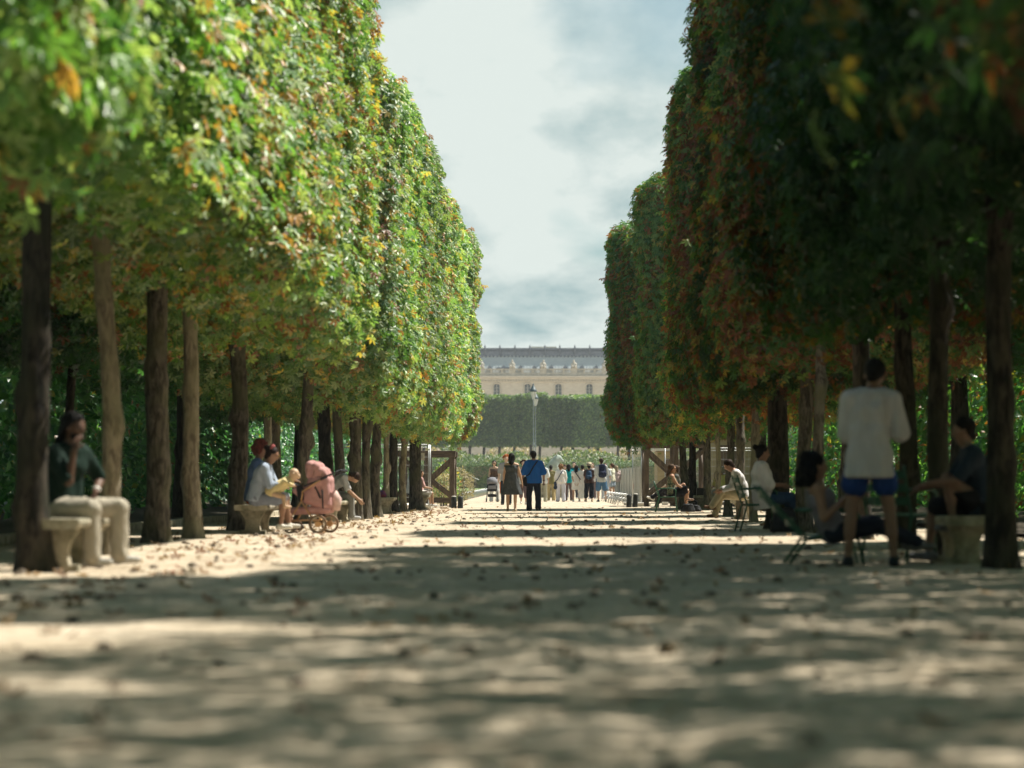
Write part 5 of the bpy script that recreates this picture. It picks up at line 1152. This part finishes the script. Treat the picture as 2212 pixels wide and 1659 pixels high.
def satchel(label, root, J, col, side='l', drop=0.0, strap=True, size=(0.24, 0.30, 0.10), back=0.14):
    """bag at the hip with a strap over the opposite shoulder; its own thing"""
    sg = -1 if side == 'l' else 1; o = 'r' if side == 'l' else 'l'
    t = thing('shoulder_bag', label, 'bag', tuple(root.location), root.rotation_euler[2]); m = cloth(col)
    hip = np.array(J['h'+side]) + V3(sg*0.13, 0.02, 0.02-drop)
    sdf_obj('pouch', [('c', hip+V3(0, -size[0]/2+0.05, 0), hip+V3(0, size[0]/2-0.05, 0), size[2]/2+0.03, size[2]/2+0.03, 0.02), ('c', hip+V3(0, -size[0]/2+0.05, -size[1]*0.5), hip+V3(0, size[0]/2-0.05, -size[1]*0.5), size[2]/2+0.04, size[2]/2+0.04, 0.1)], 0.018, m, t)
    if strap:
        sh = np.array(J['s'+o]); c = np.array(J['ch'])
        pts = [hip+V3(0, -0.08, 0.08), hip*0.6+c*0.4+V3(0, -back-0.03, 0), c+V3(0, -back-0.01, 0.02), sh*0.6+np.array(J['nb'])*0.4+V3(0, -0.08, 0.04), sh*0.5+np.array(J['nb'])*0.5+V3(0, 0.02, 0.055), c+V3(0, 0.13, 0.03), hip+V3(0, 0.1, 0.08)]
        q = MB()
        for a_, b_ in zip(pts[:-1], pts[1:]): q.beam(a_, b_, 0.035, 0.008, (0, 1, 0.2))
        q.build('strap', m, t)
    return t
def backpack(label, root, J, col, s=1.0, w=0.30, h=0.46):
    t = thing('backpack', label, 'backpack', tuple(root.location), root.rotation_euler[2]); m = cloth(col); c = np.array(J['ch']) + V3(0, -0.20*s, -0.04)
    sdf_obj('pack', [('c', c+V3(x, 0, -h/2+0.08), c+V3(x*0.8, 0.02, h/2-0.08), 0.11, 0.09, 0.04) for x in (-w/2+0.1, 0, w/2-0.1)] + [('c', c+V3(-0.05, -0.1, -0.1), c+V3(0.05, -0.1, -0.1), 0.07, 0.07, 0.03)], 0.016, m, t, wrinkle=0.003)
    for q in 'lr':
        sh = np.array(J['s'+q]); n = np.array(J['nb']); a_ = sh*0.55+n*0.45
        MB().tube([c+V3((a_[0])*0.9, 0.06, 0.16), a_+V3(0, -0.05, 0.045), a_+V3(0, 0.06, 0.03), a_+V3(0, 0.14, -0.12), c+V3(a_[0]*1.3, 0.15, -0.18)], 0.017, 6).build('strap', m, t, True)

# --- nearest left: man on the bench
P1 = dict(tor=(0.0, 0.10, 1), tor2=(0.02, 0.22, 1), hd=(0.05, 0.3, 1), face=(0.1, 1, -0.15), la=((-0.62, 0.20, -0.80), (0.80, 0.45, -0.42)), ra=((0.0, 0.55, -0.85), (-0.12, 0.12, 1.0), (-0.3, 0.1, 1)), ll=((-0.62, 0.80, 0.02), (0.0, 0.02, -1), (-0.5, 0.85, 0)), rl=((0.12, 1.0, 0.0), (-0.05, 0.0, -1), (-0.3, 0.95, 0)))
def a_extra(root, J, s, vox, fc, hd, sd):
    watch('l', M_white)(root, J, s, vox, fc, hd, sd)
    c_ = J['hc'] + fc*0.05*s - hd*0.075*s; sdf_obj('beard', [('c', c_-sd*0.02, c_+sd*0.02, 0.042, 0.042, 0.01)], 0.01, hairm(DK), root)
r_, J_ = person('man in dark green tee and khaki trousers resting chin on hand on the left bench', at(133, 20.4, 0), R(-118), 1.74, DARK, P1, False, 0.011, dict(col=(0.008, 0.026, 0.018), sleeve=0.55, hem=0.03), dict(kind='trousers', col=(0.42, 0.38, 0.30), flare=0.014), (0.55, 0.53, 0.48), ('long', DK), 0.43, 1.05, a_extra)
# --- woman in light blue and companions
P2 = dict(tor=(0, 0.18, 1), tor2=(0, 0.35, 1), hd=(0, 0.45, 0.9), face=(0, 1, -0.35), la=((-0.05, 0.45, -0.9), (0.15, 1, 0.25)), ra=((0.08, 0.35, -0.95), (-0.15, 1, 0.10)), ll=((-0.05, 1, 0.05), (0, 0.10, -1)), rl=((0.05, 1, 0.02), (0, -0.12, -1)))
def b_extra(root, J, s, vox, fc, hd, sd):
    c_ = J['hc'] - fc*0.055*s + hd*0.07*s; MB().tube([c_ - sd*0.07, c_ - sd*0.04 + hd*0.055, c_ + sd*0.04 + hd*0.055, c_ + sd*0.07], [0.02, 0.034, 0.034, 0.02], 8).build('hair_band', cloth((0.35, 0.10, 0.10)), root, True)
    m = MB()
    for sg in (-1, 1):
        e = J['hc']+fc*0.097*s+sd*sg*0.033*s+hd*0.008*s; m.tube([e+sd*0.024*math.cos(a_)+hd*0.022*math.sin(a_) for a_ in np.linspace(0, 2*math.pi, 11)[:-1]], 0.003, 5, closed=True)
    m.build('glasses', material('glasses_gold', (0.5, 0.35, 0.12), None, 0.3, metal=0.6), root)
person('woman in light blue shirt and grey skirt on the left bench facing the pink pram', at(556, 35.7, 0), R(-92), 1.70, (0.30, 0.165, 0.105), P2, True, 0.012, dict(col=(0.40, 0.47, 0.58), sleeve=1.5, hem=0.05), dict(kind='shorts', col=(0.25, 0.28, 0.35), len=0.43, flare=0.015), (0.72, 0.69, 0.60), ('bun', (0.03, 0.018, 0.016)), 0.45, 1.12, b_extra)
person('person with reddish curly hair and orange shorts behind the woman in light blue', at(549, 36.9, 0), R(-88), 1.84, (0.30, 0.17, 0.11), dict(SIT, tor=(0, 0.1, 1), hd=(0, 0.2, 1), ll=((-0.1, 1, 0), (0, 0.3, -1)), rl=((0.1, 1, 0), (0, 0.22, -1))), False, 0.014, dict(col=(0.13, 0.20, 0.40), sleeve=0.5), dict(kind='shorts', col=(0.65, 0.13, 0.03), len=0.46), (0.03, 0.03, 0.035), ('curly', (0.22, 0.06, 0.045)), 0.45)
def baby():
    p0 = at(576, 35.55, 0.55); t = thing('person', 'baby in yellow top held on the lap of the woman in light blue', 'person', p0, R(-90))
    c_ = V3(0, 0.42, 0.50-0.05); h_ = c_
    sdf_obj('body', [('e', (0, 0.40, 0.34), (0.07, 0.078, 0.08), 0.01), ('c', (0, 0.44, 0.31), (0, 0.46, 0.30), 0.045, 0.04, 0.02), ('c', (0, 0.476, 0.325), (0, 0.484, 0.32), 0.009, 0.009, 0.008), ('c', (0.075, 0.40, 0.34), (0.08, 0.40, 0.33), 0.014, 0.01, 0.005), ('c', (-0.075, 0.40, 0.34), (-0.08, 0.40, 0.33), 0.014, 0.01, 0.005),
      ('c', (0, 0.37, 0.27), (0, 0.1, 0.1), 0.05, 0.085, 0.04), ('c', (0.07, 0.28, 0.22), (0.08, 0.40, 0.16), 0.03, 0.022, 0.02), ('c', (-0.07, 0.28, 0.22), (-0.08, 0.40, 0.16), 0.03, 0.022, 0.02), ('c', (0.05, 0.1, 0.05), (0.1, 0.26, 0.0), 0.05, 0.035, 0.02), ('c', (-0.05, 0.1, 0.05), (-0.1, 0.26, 0.0), 0.05, 0.035, 0.02), ('c', (0.1, 0.26, 0.0), (0.12, 0.28, -0.14), 0.032, 0.025, 0.01), ('c', (-0.1, 0.26, 0.0), (-0.12, 0.28, -0.14), 0.032, 0.025, 0.01), ('c', (0.12, 0.28, -0.15), (0.12, 0.34, -0.15), 0.024, 0.02, 0.01), ('c', (-0.12, 0.28, -0.15), (-0.12, 0.34, -0.15), 0.024, 0.02, 0.01)], 0.01, skinm((0.62, 0.42, 0.27)), t)
    sdf_obj('yellow_top', [('c', (0, 0.33, 0.24), (0, 0.08, 0.08), 0.075, 0.105, 0.04), ('c', (0.07, 0.28, 0.22), (0.08, 0.36, 0.18), 0.042, 0.038, 0.02), ('c', (-0.07, 0.28, 0.22), (-0.08, 0.36, 0.18), 0.042, 0.038, 0.02)], 0.012, cloth((0.78, 0.64, 0.33)), t)
    for sg in (-1, 1): MB().lathe([(0.001, -0.008), (0.008, 0), (0.001, 0.008)], 8, (sg*0.025, 0.472, 0.345)).build('eye', _eye(), t, True)
baby()
person('person in white tee and grey trousers bent forward on the bench behind the pram', at(712, 47.9, 0), R(-86), 1.72, TAN, dict(SIT, tor=(0, 0.30, 1), tor2=(0, 0.95, 0.7), hd=(0, 1, -0.1), face=(0, 0.4, -1), la=((-0.1, 0.4, -0.9), (0.1, 0.8, -0.7)), ra=((0.1, 0.4, -0.9), (-0.1, 0.8, -0.7))), False, 0.014, dict(col=(0.62, 0.62, 0.62), sleeve=0.5), dict(kind='trousers', col=(0.24, 0.24, 0.22)), (0.5, 0.5, 0.5), ('short', BR), 0.45, 1.0, None, eyes=False)
person('dark haired person in pale blue top half hidden behind the last left trunk', at(886, 78.6), R(-80), 1.70, MID, dict(SIT, tor=(0, 0.1, 1)), False, 0.018, dict(col=(0.42, 0.50, 0.58), sleeve=0.5), dict(kind='trousers', col=(0.02, 0.03, 0.06)), (0.1, 0.1, 0.1), ('short', DK), 0.45, 1.0, None, eyes=False)
person('person in white and red top seated behind the trunk by the last left bench', at(906, 76.4), R(-70), 1.55, TAN, dict(SIT), True, 0.018, dict(col=(0.7, 0.42, 0.40), sleeve=0.5), dict(kind='shorts', col=(0.65, 0.62, 0.58), len=0.4), (0.6, 0.6, 0.6), ('bun', BR), 0.43, 1.0, None, eyes=False)
# --- right side
PH = dict(tor=(0, -0.14, 1), tor2=(0, 0.02, 1), hd=(0, 0.08, 1), face=(0, 1, 0), la=((-0.1, 0.35, -0.9), (0.0, 0.9, -0.55)), ra=((0.1, 0.55, -0.85), (-0.1, 0.9, -0.5)), ll=((-0.16, 0.85, 0.62), (0, 0.3, -0.95)), rl=((0.06, 1, 0.0), (0, -0.15, -1)))
Mpat = material('olive_print', (0.30, 0.26, 0.17), (0.05, 0.085, 0.055), 0.85, 22, 0.1, lo=0.45, hi=0.55)
person('long haired woman with sunglasses and black skirt sitting on a green chair', at(1452, 68.8), R(-90), 1.74, (0.45, 0.24, 0.15), PH, True, 0.013, dict(col=(0.2, 0.2, 0.1), sleeve=0, mat=Mpat, hem=0.03, name='patterned_top'), dict(kind='skirt', col=(0.013, 0.014, 0.02), len=0.42, flare=0.10), (0.3, 0.2, 0.15), ('long', (0.10, 0.055, 0.03)), 0.45, 1.02, sunglasses)
person('person in dark clothes and white sneakers facing left behind the sunglasses woman', at(1462, 70.6), R(92), 1.72, MID, dict(SIT, ll=((-0.05, 1, 0.25), (0, 0.75, -0.5), (0, 0.9, 0.35)), rl=((0.1, 1, 0.0), (0, 0.45, -1))), False, 0.015, dict(col=(0.10, 0.10, 0.09), sleeve=0.5), dict(kind='trousers', col=(0.02, 0.022, 0.03)), (0.72, 0.70, 0.66), ('short', BR), 0.45, 1.0, None, eyes=False)
PI = dict(tor=(0, 0.02, 1), tor2=(0, 0.42, 0.9), hd=(0, 0.75, 0.75), face=(0, 0.85, -0.55), la=((-0.05, 0.25, -1), (0.1, 0.9, -0.3)), ra=((0.05, 0.3, -1), (-0.1, 0.9, -0.2)), ll=((0.0, 1, 0.28), (0, 0.56, -0.83), (0, 0.9, 0.15)), rl=((0.0, 1, -0.02), (0, 0.34, -0.94), (0, 1, 0)))
person('man in pale shirt and beige trousers, legs crossed, bowed over on the right bench', at(1603, 50.9, 0), R(90), 1.76, (0.50, 0.27, 0.18), PI, False, 0.013, dict(col=(0.72, 0.70, 0.70), sleeve=1.4, hem=0.04), dict(kind='trousers', col=(0.50, 0.43, 0.29), flare=0.01), (0.14, 0.075, 0.04), ('short', (0.04, 0.02, 0.014)), 0.45, 1.0, None)
person('person in white and yellow top behind the trunk left of the man in beige trousers', at(1560, 76.5), R(20), 1.70, TAN, SIT, False, 0.018, dict(col=(0.78, 0.72, 0.28), sleeve=0.5), dict(kind='shorts', col=(0.4, 0.4, 0.38), len=0.45), (0.5, 0.5, 0.5), ('short', (0.5, 0.45, 0.4)), 0.45, 1.0, None, eyes=False)
PK = dict(tor=(0, -0.16, 1), tor2=(0, -0.02, 1), hd=(0, 0.15, 1), face=(0, 1, -0.12), la=((-0.2, 0.45, -0.9), (0.5, 0.85, -0.1)), ra=((0.15, 0.35, -1), (-0.35, 0.95, 0.0)), ll=((-0.08, 1, 0.03), (0, 0.25, -1)), rl=((0.10, 1, 0.02), (0, 0.42, -1)))
person('person with dark bun, white short sleeved shirt and jeans in green armchair', (3.47, 37.55, 0), R(-84), 1.76, (0.33, 0.18, 0.12), PK, True, 0.012, dict(col=(0.84, 0.79, 0.79), sleeve=0.62, hem=0.16, wide=0.02, inf=0.022), dict(kind='trousers', col=(0.035, 0.075, 0.16), flare=0.015), (0.30, 0.24, 0.16), ('bun', DK), 0.44, 1.1, None)
PL = dict(tor=(0.30, -0.55, 0.78), tor2=(0.25, -0.35, 0.9), hd=(0.1, 0.1, 1), face=(0.1, 1, -0.1), la=((-0.1, 0.6, -0.7), (0.2, 0.8, 0.5)), ra=((0.25, 0.15, -1), (-0.15, 0.85, 0.75)), ll=((-0.1, 1, 0.22), (0, 0.9, -0.45)), rl=((0.1, 1, 0.16), (0, 0.95, -0.4)))
person('woman with big dark curls lying back in a low green chair beside the standing man', at(1800, 21.35, 0), R(-88), 1.60, (0.34, 0.19, 0.13), PL, True, 0.012, dict(col=(0.25, 0.23, 0.28), sleeve=0.0, hem=0.05), dict(kind='trousers', col=(0.03, 0.035, 0.06)), (0.2, 0.2, 0.2), ('big', (0.010, 0.009, 0.012)), 0.22, 1.0, None)
PM = dict(tor=(0.0, 0.03, 1), tor2=(0.04, 0.10, 1), hd=(0.22, 0.45, 1), face=(0.2, 0.85, -0.45), la=((-0.06, 0.14, -1), (0.45, 0.85, 0.1)), ra=((0.24, 0.06, -1), (-0.35, 0.75, -0.05)), ll=((-0.14, 0.02, -1), (-0.06, -0.02, -1)), rl=((0.17, 0.0, -1), (0.10, -0.04, -1)))
person('man standing with his back turned in loose pale tee and short blue shorts', at(1878, 20.9, 0), R(-6), 1.84, (0.26, 0.145, 0.10), PM, False, 0.011, dict(col=(0.62, 0.58, 0.60), sleeve=0.62, hem=0.17, wide=0.014, inf=0.016, flare=0.045), dict(kind='shorts', col=(0.02, 0.055, 0.22), len=0.26, flare=0.02), (0.03, 0.035, 0.04), ('short', DK), None, 0.86, None, eyes=False)
PN = dict(tor=(0, 0.12, 1), tor2=(0, 0.3, 1), hd=(0, 0.25, 1), face=(0, 1, -0.2), la=((-0.1, 0.6, -0.8), (0.1, 1, -0.1)), ra=((0.1, 0.5, -0.8), (-0.1, 1, -0.2)), ll=((-0.05, 0.85, 0.65), (0, -0.15, -1)), rl=((0.1, 1, 0.0), (0, 0.1, -1)))
person('dark clothed person with a raised knee on the shaded bench at the right edge', at(2122, 21.9, 0), R(90), 1.76, (0.28, 0.16, 0.11), PN, False, 0.012, dict(col=(0.03, 0.045, 0.07), sleeve=0.5), dict(kind='shorts', col=(0.02, 0.02, 0.025), len=0.46), (0.25, 0.25, 0.27), ('short', DK), 0.43, 1.0, None)
phone = MB().box(-0.04, 0.04, -0.005, 0.005, -0.07, 0.07, None, 0.003).build('phone', M_blackm, None)
phone.location = (2.60+0.28, 21.25, 0.86); tag(phone, 'black phone held up by the woman with big dark curls', 'phone')

# --- walking couple
PC = lambda x, y: G(1013.8 + x/6.0, 921.7 + y/6.0)
Mdot = material('dotted_cloth', (0.07, 0.08, 0.085), (0.015, 0.02, 0.02), 0.7, 60, 0.0)
r_, J_ = person('woman with long black hair in dark dotted dress walking away hand in hand', PC(548, 1098), R(-4), 1.70, (0.50, 0.31, 0.20), dict(WALK, la=((-0.22, -0.05, -1), (-0.02, 0.12, -1)), ra=((0.30, 0.05, -1), (0.25, 0.05, -1)), ll=((-0.04, 0.10, -1), (0, -0.04, -1)), rl=((0.03, -0.08, -1), (0, -0.10, -1))), True, 0.014, dict(col=(0.1, 0.1, 0.1), sleeve=0.0, mat=Mdot, hem=0.05, name='dress_top'), dict(kind='skirt', col=(0, 0, 0), mat=Mdot, len=0.44, flare=0.17), (0.42, 0.34, 0.24), ('long', DK), None, 1.0, None, eyes=False)
def blue_strap(root, J, s, vox, fc, hd, sd): pass
r_, J_ = person('broad man in bright blue shirt and black trousers walking away', PC(832, 1092), R(3), 1.80, (0.36, 0.20, 0.14), dict(WALK, la=((-0.34, -0.02, -1), (-0.12, 0.12, -1)), ra=((0.36, -0.08, -1), (0.05, 0.28, -1)), ll=((-0.08, 0.18, -1), (0, 0.0, -1)), rl=((0.08, -0.12, -1), (0, -0.42, -1))), False, 0.014, dict(col=(0.012, 0.10, 0.36), sleeve=0.6, hem=0.10, wide=0.022, inf=0.02, flare=0.02), dict(kind='trousers', col=(0.012, 0.015, 0.026), flare=0.022), (0.09, 0.08, 0.07), ('short', DK), None, 1.14, watch('r', M_blackm), eyes=False)
satchel('black cross body bag on the left hip of the blue shirted man', r_, J_, (0.012, 0.014, 0.02), 'l', 0.0, True, (0.2, 0.24, 0.1), 0.185)
w = wpos(r_, np.array(J_['wr']) + V3(0.0, 0.05, -0.10)); o = MB().box(-0.035, 0.035, -0.05, 0.05, -0.03, 0.03, None, 0.008).build('camera_held', M_blackm, None, False, w); tag(o, 'small black camera in the right hand of the blue shirted man', 'camera')
# --- crowd
def crowd(x, y, h, rz, label, skin, top, bottom, shoes, hair, pose=STAND, fem=False, fat=1.0, extra=None, vox=0.018):
    return person(label, PC(x, y), R(rz), h, skin, pose, fem, vox, top, bottom, shoes, hair, None, fat, extra, eyes=False, group=None)
T = lambda *c, **k: dict(col=c, **k)
PUSH = dict(STAND, tor=(0, 0.10, 1), la=((-0.15, 0.25, -1), (0.05, 0.7, -0.7)), ra=((0.15, 0.25, -1), (-0.05, 0.7, -0.7)))
HB = dict(STAND, la=((-0.15, -0.25, -1), (0.45, -0.2, -0.9)), ra=((0.15, -0.25, -1), (-0.45, -0.2, -0.9)))
FR = dict(STAND, la=((-0.15, 0.1, -1), (0.4, 0.9, 0.1)), ra=((0.15, 0.1, -1), (-0.4, 0.9, 0.1)))
crowd(326, 972, 1.70, 172, 'long haired woman in brown camisole and white trousers pushing the grey pram', (0.55, 0.36, 0.25), T(0.10, 0.065, 0.05, sleeve=0, hem=0.02), dict(kind='trousers', col=(0.70, 0.70, 0.68), flare=0.03), (0.6, 0.6, 0.6), ('long', DK), PUSH, True, 1.0, sunglasses)
pram_grey(1013.8+302/6, 921.7+975/6)
crowd(478, 1013, 1.82, 176, 'tall man with curly ginger hair in grey tee facing the camera', FAIR, T(0.36, 0.36, 0.37, sleeve=0.55), dict(kind='trousers', col=(0.03, 0.035, 0.05)), (0.05, 0.05, 0.05), ('curly', (0.42, 0.12, 0.03)), STAND, False, 0.95)
crowd(408, 948, 1.62, 150, 'woman in white top with orange and red skirt beside the grey pram', FAIR, T(0.78, 0.74, 0.68, sleeve=1.2), dict(kind='skirt', col=(0.80, 0.20, 0.03), len=0.62, flare=0.04), (0.5, 0.4, 0.35), ('bun', (0.3, 0.18, 0.08)), STAND, True)
crowd(702, 1008, 1.66, 178, 'person with dark curls in pale sleeveless top and mauve cropped trousers', FAIR, T(0.60, 0.62, 0.62, sleeve=0, hem=0.1), dict(kind='trousers', col=(0.16, 0.11, 0.12), len=0.72, flare=0.02), (0.65, 0.63, 0.58), ('curly', (0.06, 0.025, 0.02)), WALK, False)
crowd(948, 975, 1.64, 0, 'grey haired man in white tee and khaki trousers right of the blue shirted man', TAN, T(0.72, 0.74, 0.74, sleeve=0.6, hem=0.12, wide=0.02), dict(kind='trousers', col=(0.42, 0.40, 0.31), flare=0.02), (0.7, 0.68, 0.62), ('short', (0.55, 0.50, 0.42)), STAND, False, 1.05)
r_, J_ = crowd(1058, 958, 1.52, 4, 'person with black ponytail in olive top and tan trousers', TAN, T(0.24, 0.21, 0.09, sleeve=0.45, hem=0.10), dict(kind='trousers', col=(0.46, 0.36, 0.18), flare=0.03), (0.5, 0.4, 0.3), ('ponytail', DK), FR, True)
r_, J_ = crowd(1186, 973, 1.54, -2, 'woman with bushy brown hair in white blouse and lavender white trousers', TAN, T(0.80, 0.76, 0.72, sleeve=1.3, wide=0.01), dict(kind='trousers', col=(0.66, 0.66, 0.74), flare=0.025), (0.12, 0.12, 0.13), ('curly', (0.24, 0.12, 0.05)), STAND, True, 1.15)
satchel('navy shoulder bag on the left side of the bushy haired woman in white', r_, J_, (0.03, 0.045, 0.08), 'l', 0.06, True, (0.22, 0.34, 0.08), 0.16)
crowd(1288, 960, 1.56, 8, 'woman with very long black hair in turquoise top and brown trousers', TAN, T(0.0, 0.30, 0.33, sleeve=0.4), dict(kind='trousers', col=(0.13, 0.09, 0.09), flare=0.02), (0.3, 0.3, 0.2), ('long', DK), FR, True)
crowd(1358, 930, 1.72, 170, 'dark haired person in deep teal top standing beyond the group', FAIR, T(0.0, 0.13, 0.17, sleeve=0.5), dict(kind='trousers', col=(0.05, 0.06, 0.08)), (0.4, 0.4, 0.4), ('short', (0.04, 0.02, 0.02)), STAND, False)
r_, J_ = crowd(1386, 970, 1.50, 6, 'woman in short white dress with long black hair, hands clasped behind her', TAN, T(0.82, 0.78, 0.70, sleeve=0.3, hem=0.08), dict(kind='skirt', col=(0.82, 0.80, 0.74), len=0.38, flare=0.05), (0.75, 0.74, 0.7), ('long', DK), HB, True, 0.95)
satchel('small black bag of the woman in the short white dress', r_, J_, (0.02, 0.02, 0.03), 'r', -0.02, True, (0.14, 0.16, 0.07), 0.15)
crowd(1466, 970, 1.52, -10, 'woman with black updo in long sleeveless white dress', TAN, T(0.80, 0.76, 0.70, sleeve=0.25, hem=0.08), dict(kind='skirt', col=(0.80, 0.80, 0.76), len=0.80, flare=0.04), (0.3, 0.25, 0.2), ('bun', DK), FR, True)
def hat(root, J, s, vox, fc, hd, sd):
    c_ = J['hc'] + hd*0.055*s - fc*0.02*s; h_ = MB().lathe([(0.19, 0), (0.195, 0.008), (0.105, 0.02), (0.10, 0.10), (0.085, 0.125), (0.02, 0.13)], 18, c_).build('straw_hat', material('straw', (0.70, 0.60, 0.42), (0.6, 0.5, 0.34), 0.9), root, True)
    MB().lathe([(0.108, 0.022), (0.106, 0.055)], 18, c_).build('hat_band', M_black, root, True)
r_, J_ = crowd(1552, 972, 1.56, -4, 'person in straw hat with black cropped trousers and dark brown top', TAN, T(0.055, 0.03, 0.025, sleeve=0.4), dict(kind='trousers', col=(0.010, 0.013, 0.022), len=0.80, flare=0.04), (0.4, 0.28, 0.16), ('short', DK), FR, True, 1.1, hat)
backpack('small dark blue patterned backpack of the person in straw hat', r_, J_, (0.02, 0.05, 0.10), 0.9, 0.24, 0.30)
crowd(1596, 940, 1.66, 165, 'brown haired man in white shirt behind the straw hat', FAIR, T(0.78, 0.77, 0.74, sleeve=0.5), dict(kind='trousers', col=(0.20, 0.15, 0.15)), (0.5, 0.5, 0.5), ('short', (0.12, 0.055, 0.03)), STAND, False)
crowd(1632, 925, 1.50, 175, 'short person with auburn hair and white top between straw hat and navy backpack', FAIR, T(0.80, 0.78, 0.74, sleeve=0.5), dict(kind='trousers', col=(0.72, 0.72, 0.70)), (0.6, 0.6, 0.6), ('curly', (0.30, 0.14, 0.07)), STAND, True)
r_, J_ = crowd(1712, 974, 1.78, 12, 'man in grey tee and denim shorts carrying the navy backpack', (0.58, 0.36, 0.25), T(0.48, 0.50, 0.50, sleeve=0.6, hem=0.12), dict(kind='shorts', col=(0.08, 0.17, 0.30), len=0.44, flare=0.02), (0.06, 0.07, 0.08), ('short', (0.06, 0.035, 0.025)), dict(FR, ll=((-0.08, 0.02, -1), (0, -0.02, -1)), rl=((0.16, 0.03, -1), (0.06, -0.05, -1))), False)
backpack('large navy backpack on the man in grey tee', r_, J_, (0.014, 0.02, 0.05), 1.0, 0.32, 0.50)
crowd(1762, 935, 1.66, 170, 'person in pale blue trousers hidden behind the navy backpack', FAIR, T(0.72, 0.74, 0.76, sleeve=0.5), dict(kind='trousers', col=(0.60, 0.66, 0.70)), (0.6, 0.6, 0.6), ('short', (0.10, 0.06, 0.04)), STAND, False)
crowd(1852, 932, 1.66, 62, 'bare legged woman in cream tee and denim shorts turned left', (0.60, 0.38, 0.26), T(0.78, 0.74, 0.55, sleeve=0.5, hem=0.06), dict(kind='shorts', col=(0.42, 0.50, 0.58), len=0.28, flare=0.02), (0.65, 0.62, 0.58), ('ponytail', (0.13, 0.06, 0.035)), FR, True, 0.95)
crowd(1908, 915, 1.58, 20, 'person in pale pink top beyond the bare legged woman', FAIR, T(0.72, 0.55, 0.52, sleeve=0.5), dict(kind='trousers', col=(0.5, 0.5, 0.48)), (0.5, 0.5, 0.5), ('long', (0.42, 0.32, 0.2)), STAND, True)
crowd(1240, 925, 1.58, 172, 'short person in red top almost hidden between turquoise top and bushy hair', FAIR, T(0.45, 0.10, 0.08, sleeve=0.5), dict(kind='trousers', col=(0.3, 0.3, 0.3)), (0.5, 0.5, 0.5), ('curly', (0.14, 0.07, 0.05)), STAND, True)
handbag('handbag', 'dark red bag hanging low beside the bare legged woman', Vector(PC(1800, 925)) + Vector((0, 0, 0.35)), 0.26, 0.26, 0.12, cloth((0.25, 0.03, 0.05)), handle=True)

# ------------------------------------------------------------------ air
hz = MB().box(-705, 705, -65, 3005, -1.0, 36).build('haze', None, None)
mh = bpy.data.materials.new('air'); mh.use_nodes = True; th = mh.node_tree; th.nodes.remove(th.nodes['Principled BSDF'])
pv = N(th, 'ShaderNodeVolumePrincipled'); pv.inputs['Color'].default_value = (0.86, 0.93, 0.95, 1); pv.inputs['Density'].default_value = 0.00028; pv.inputs['Anisotropy'].default_value = 0.2
th.links.new(pv.outputs[0], th.nodes['Material Output'].inputs['Volume']); hz.data.materials.append(mh)
tag(hz, 'thin pale summer haze that softens the palace and far trees', 'haze', kind='stuff')
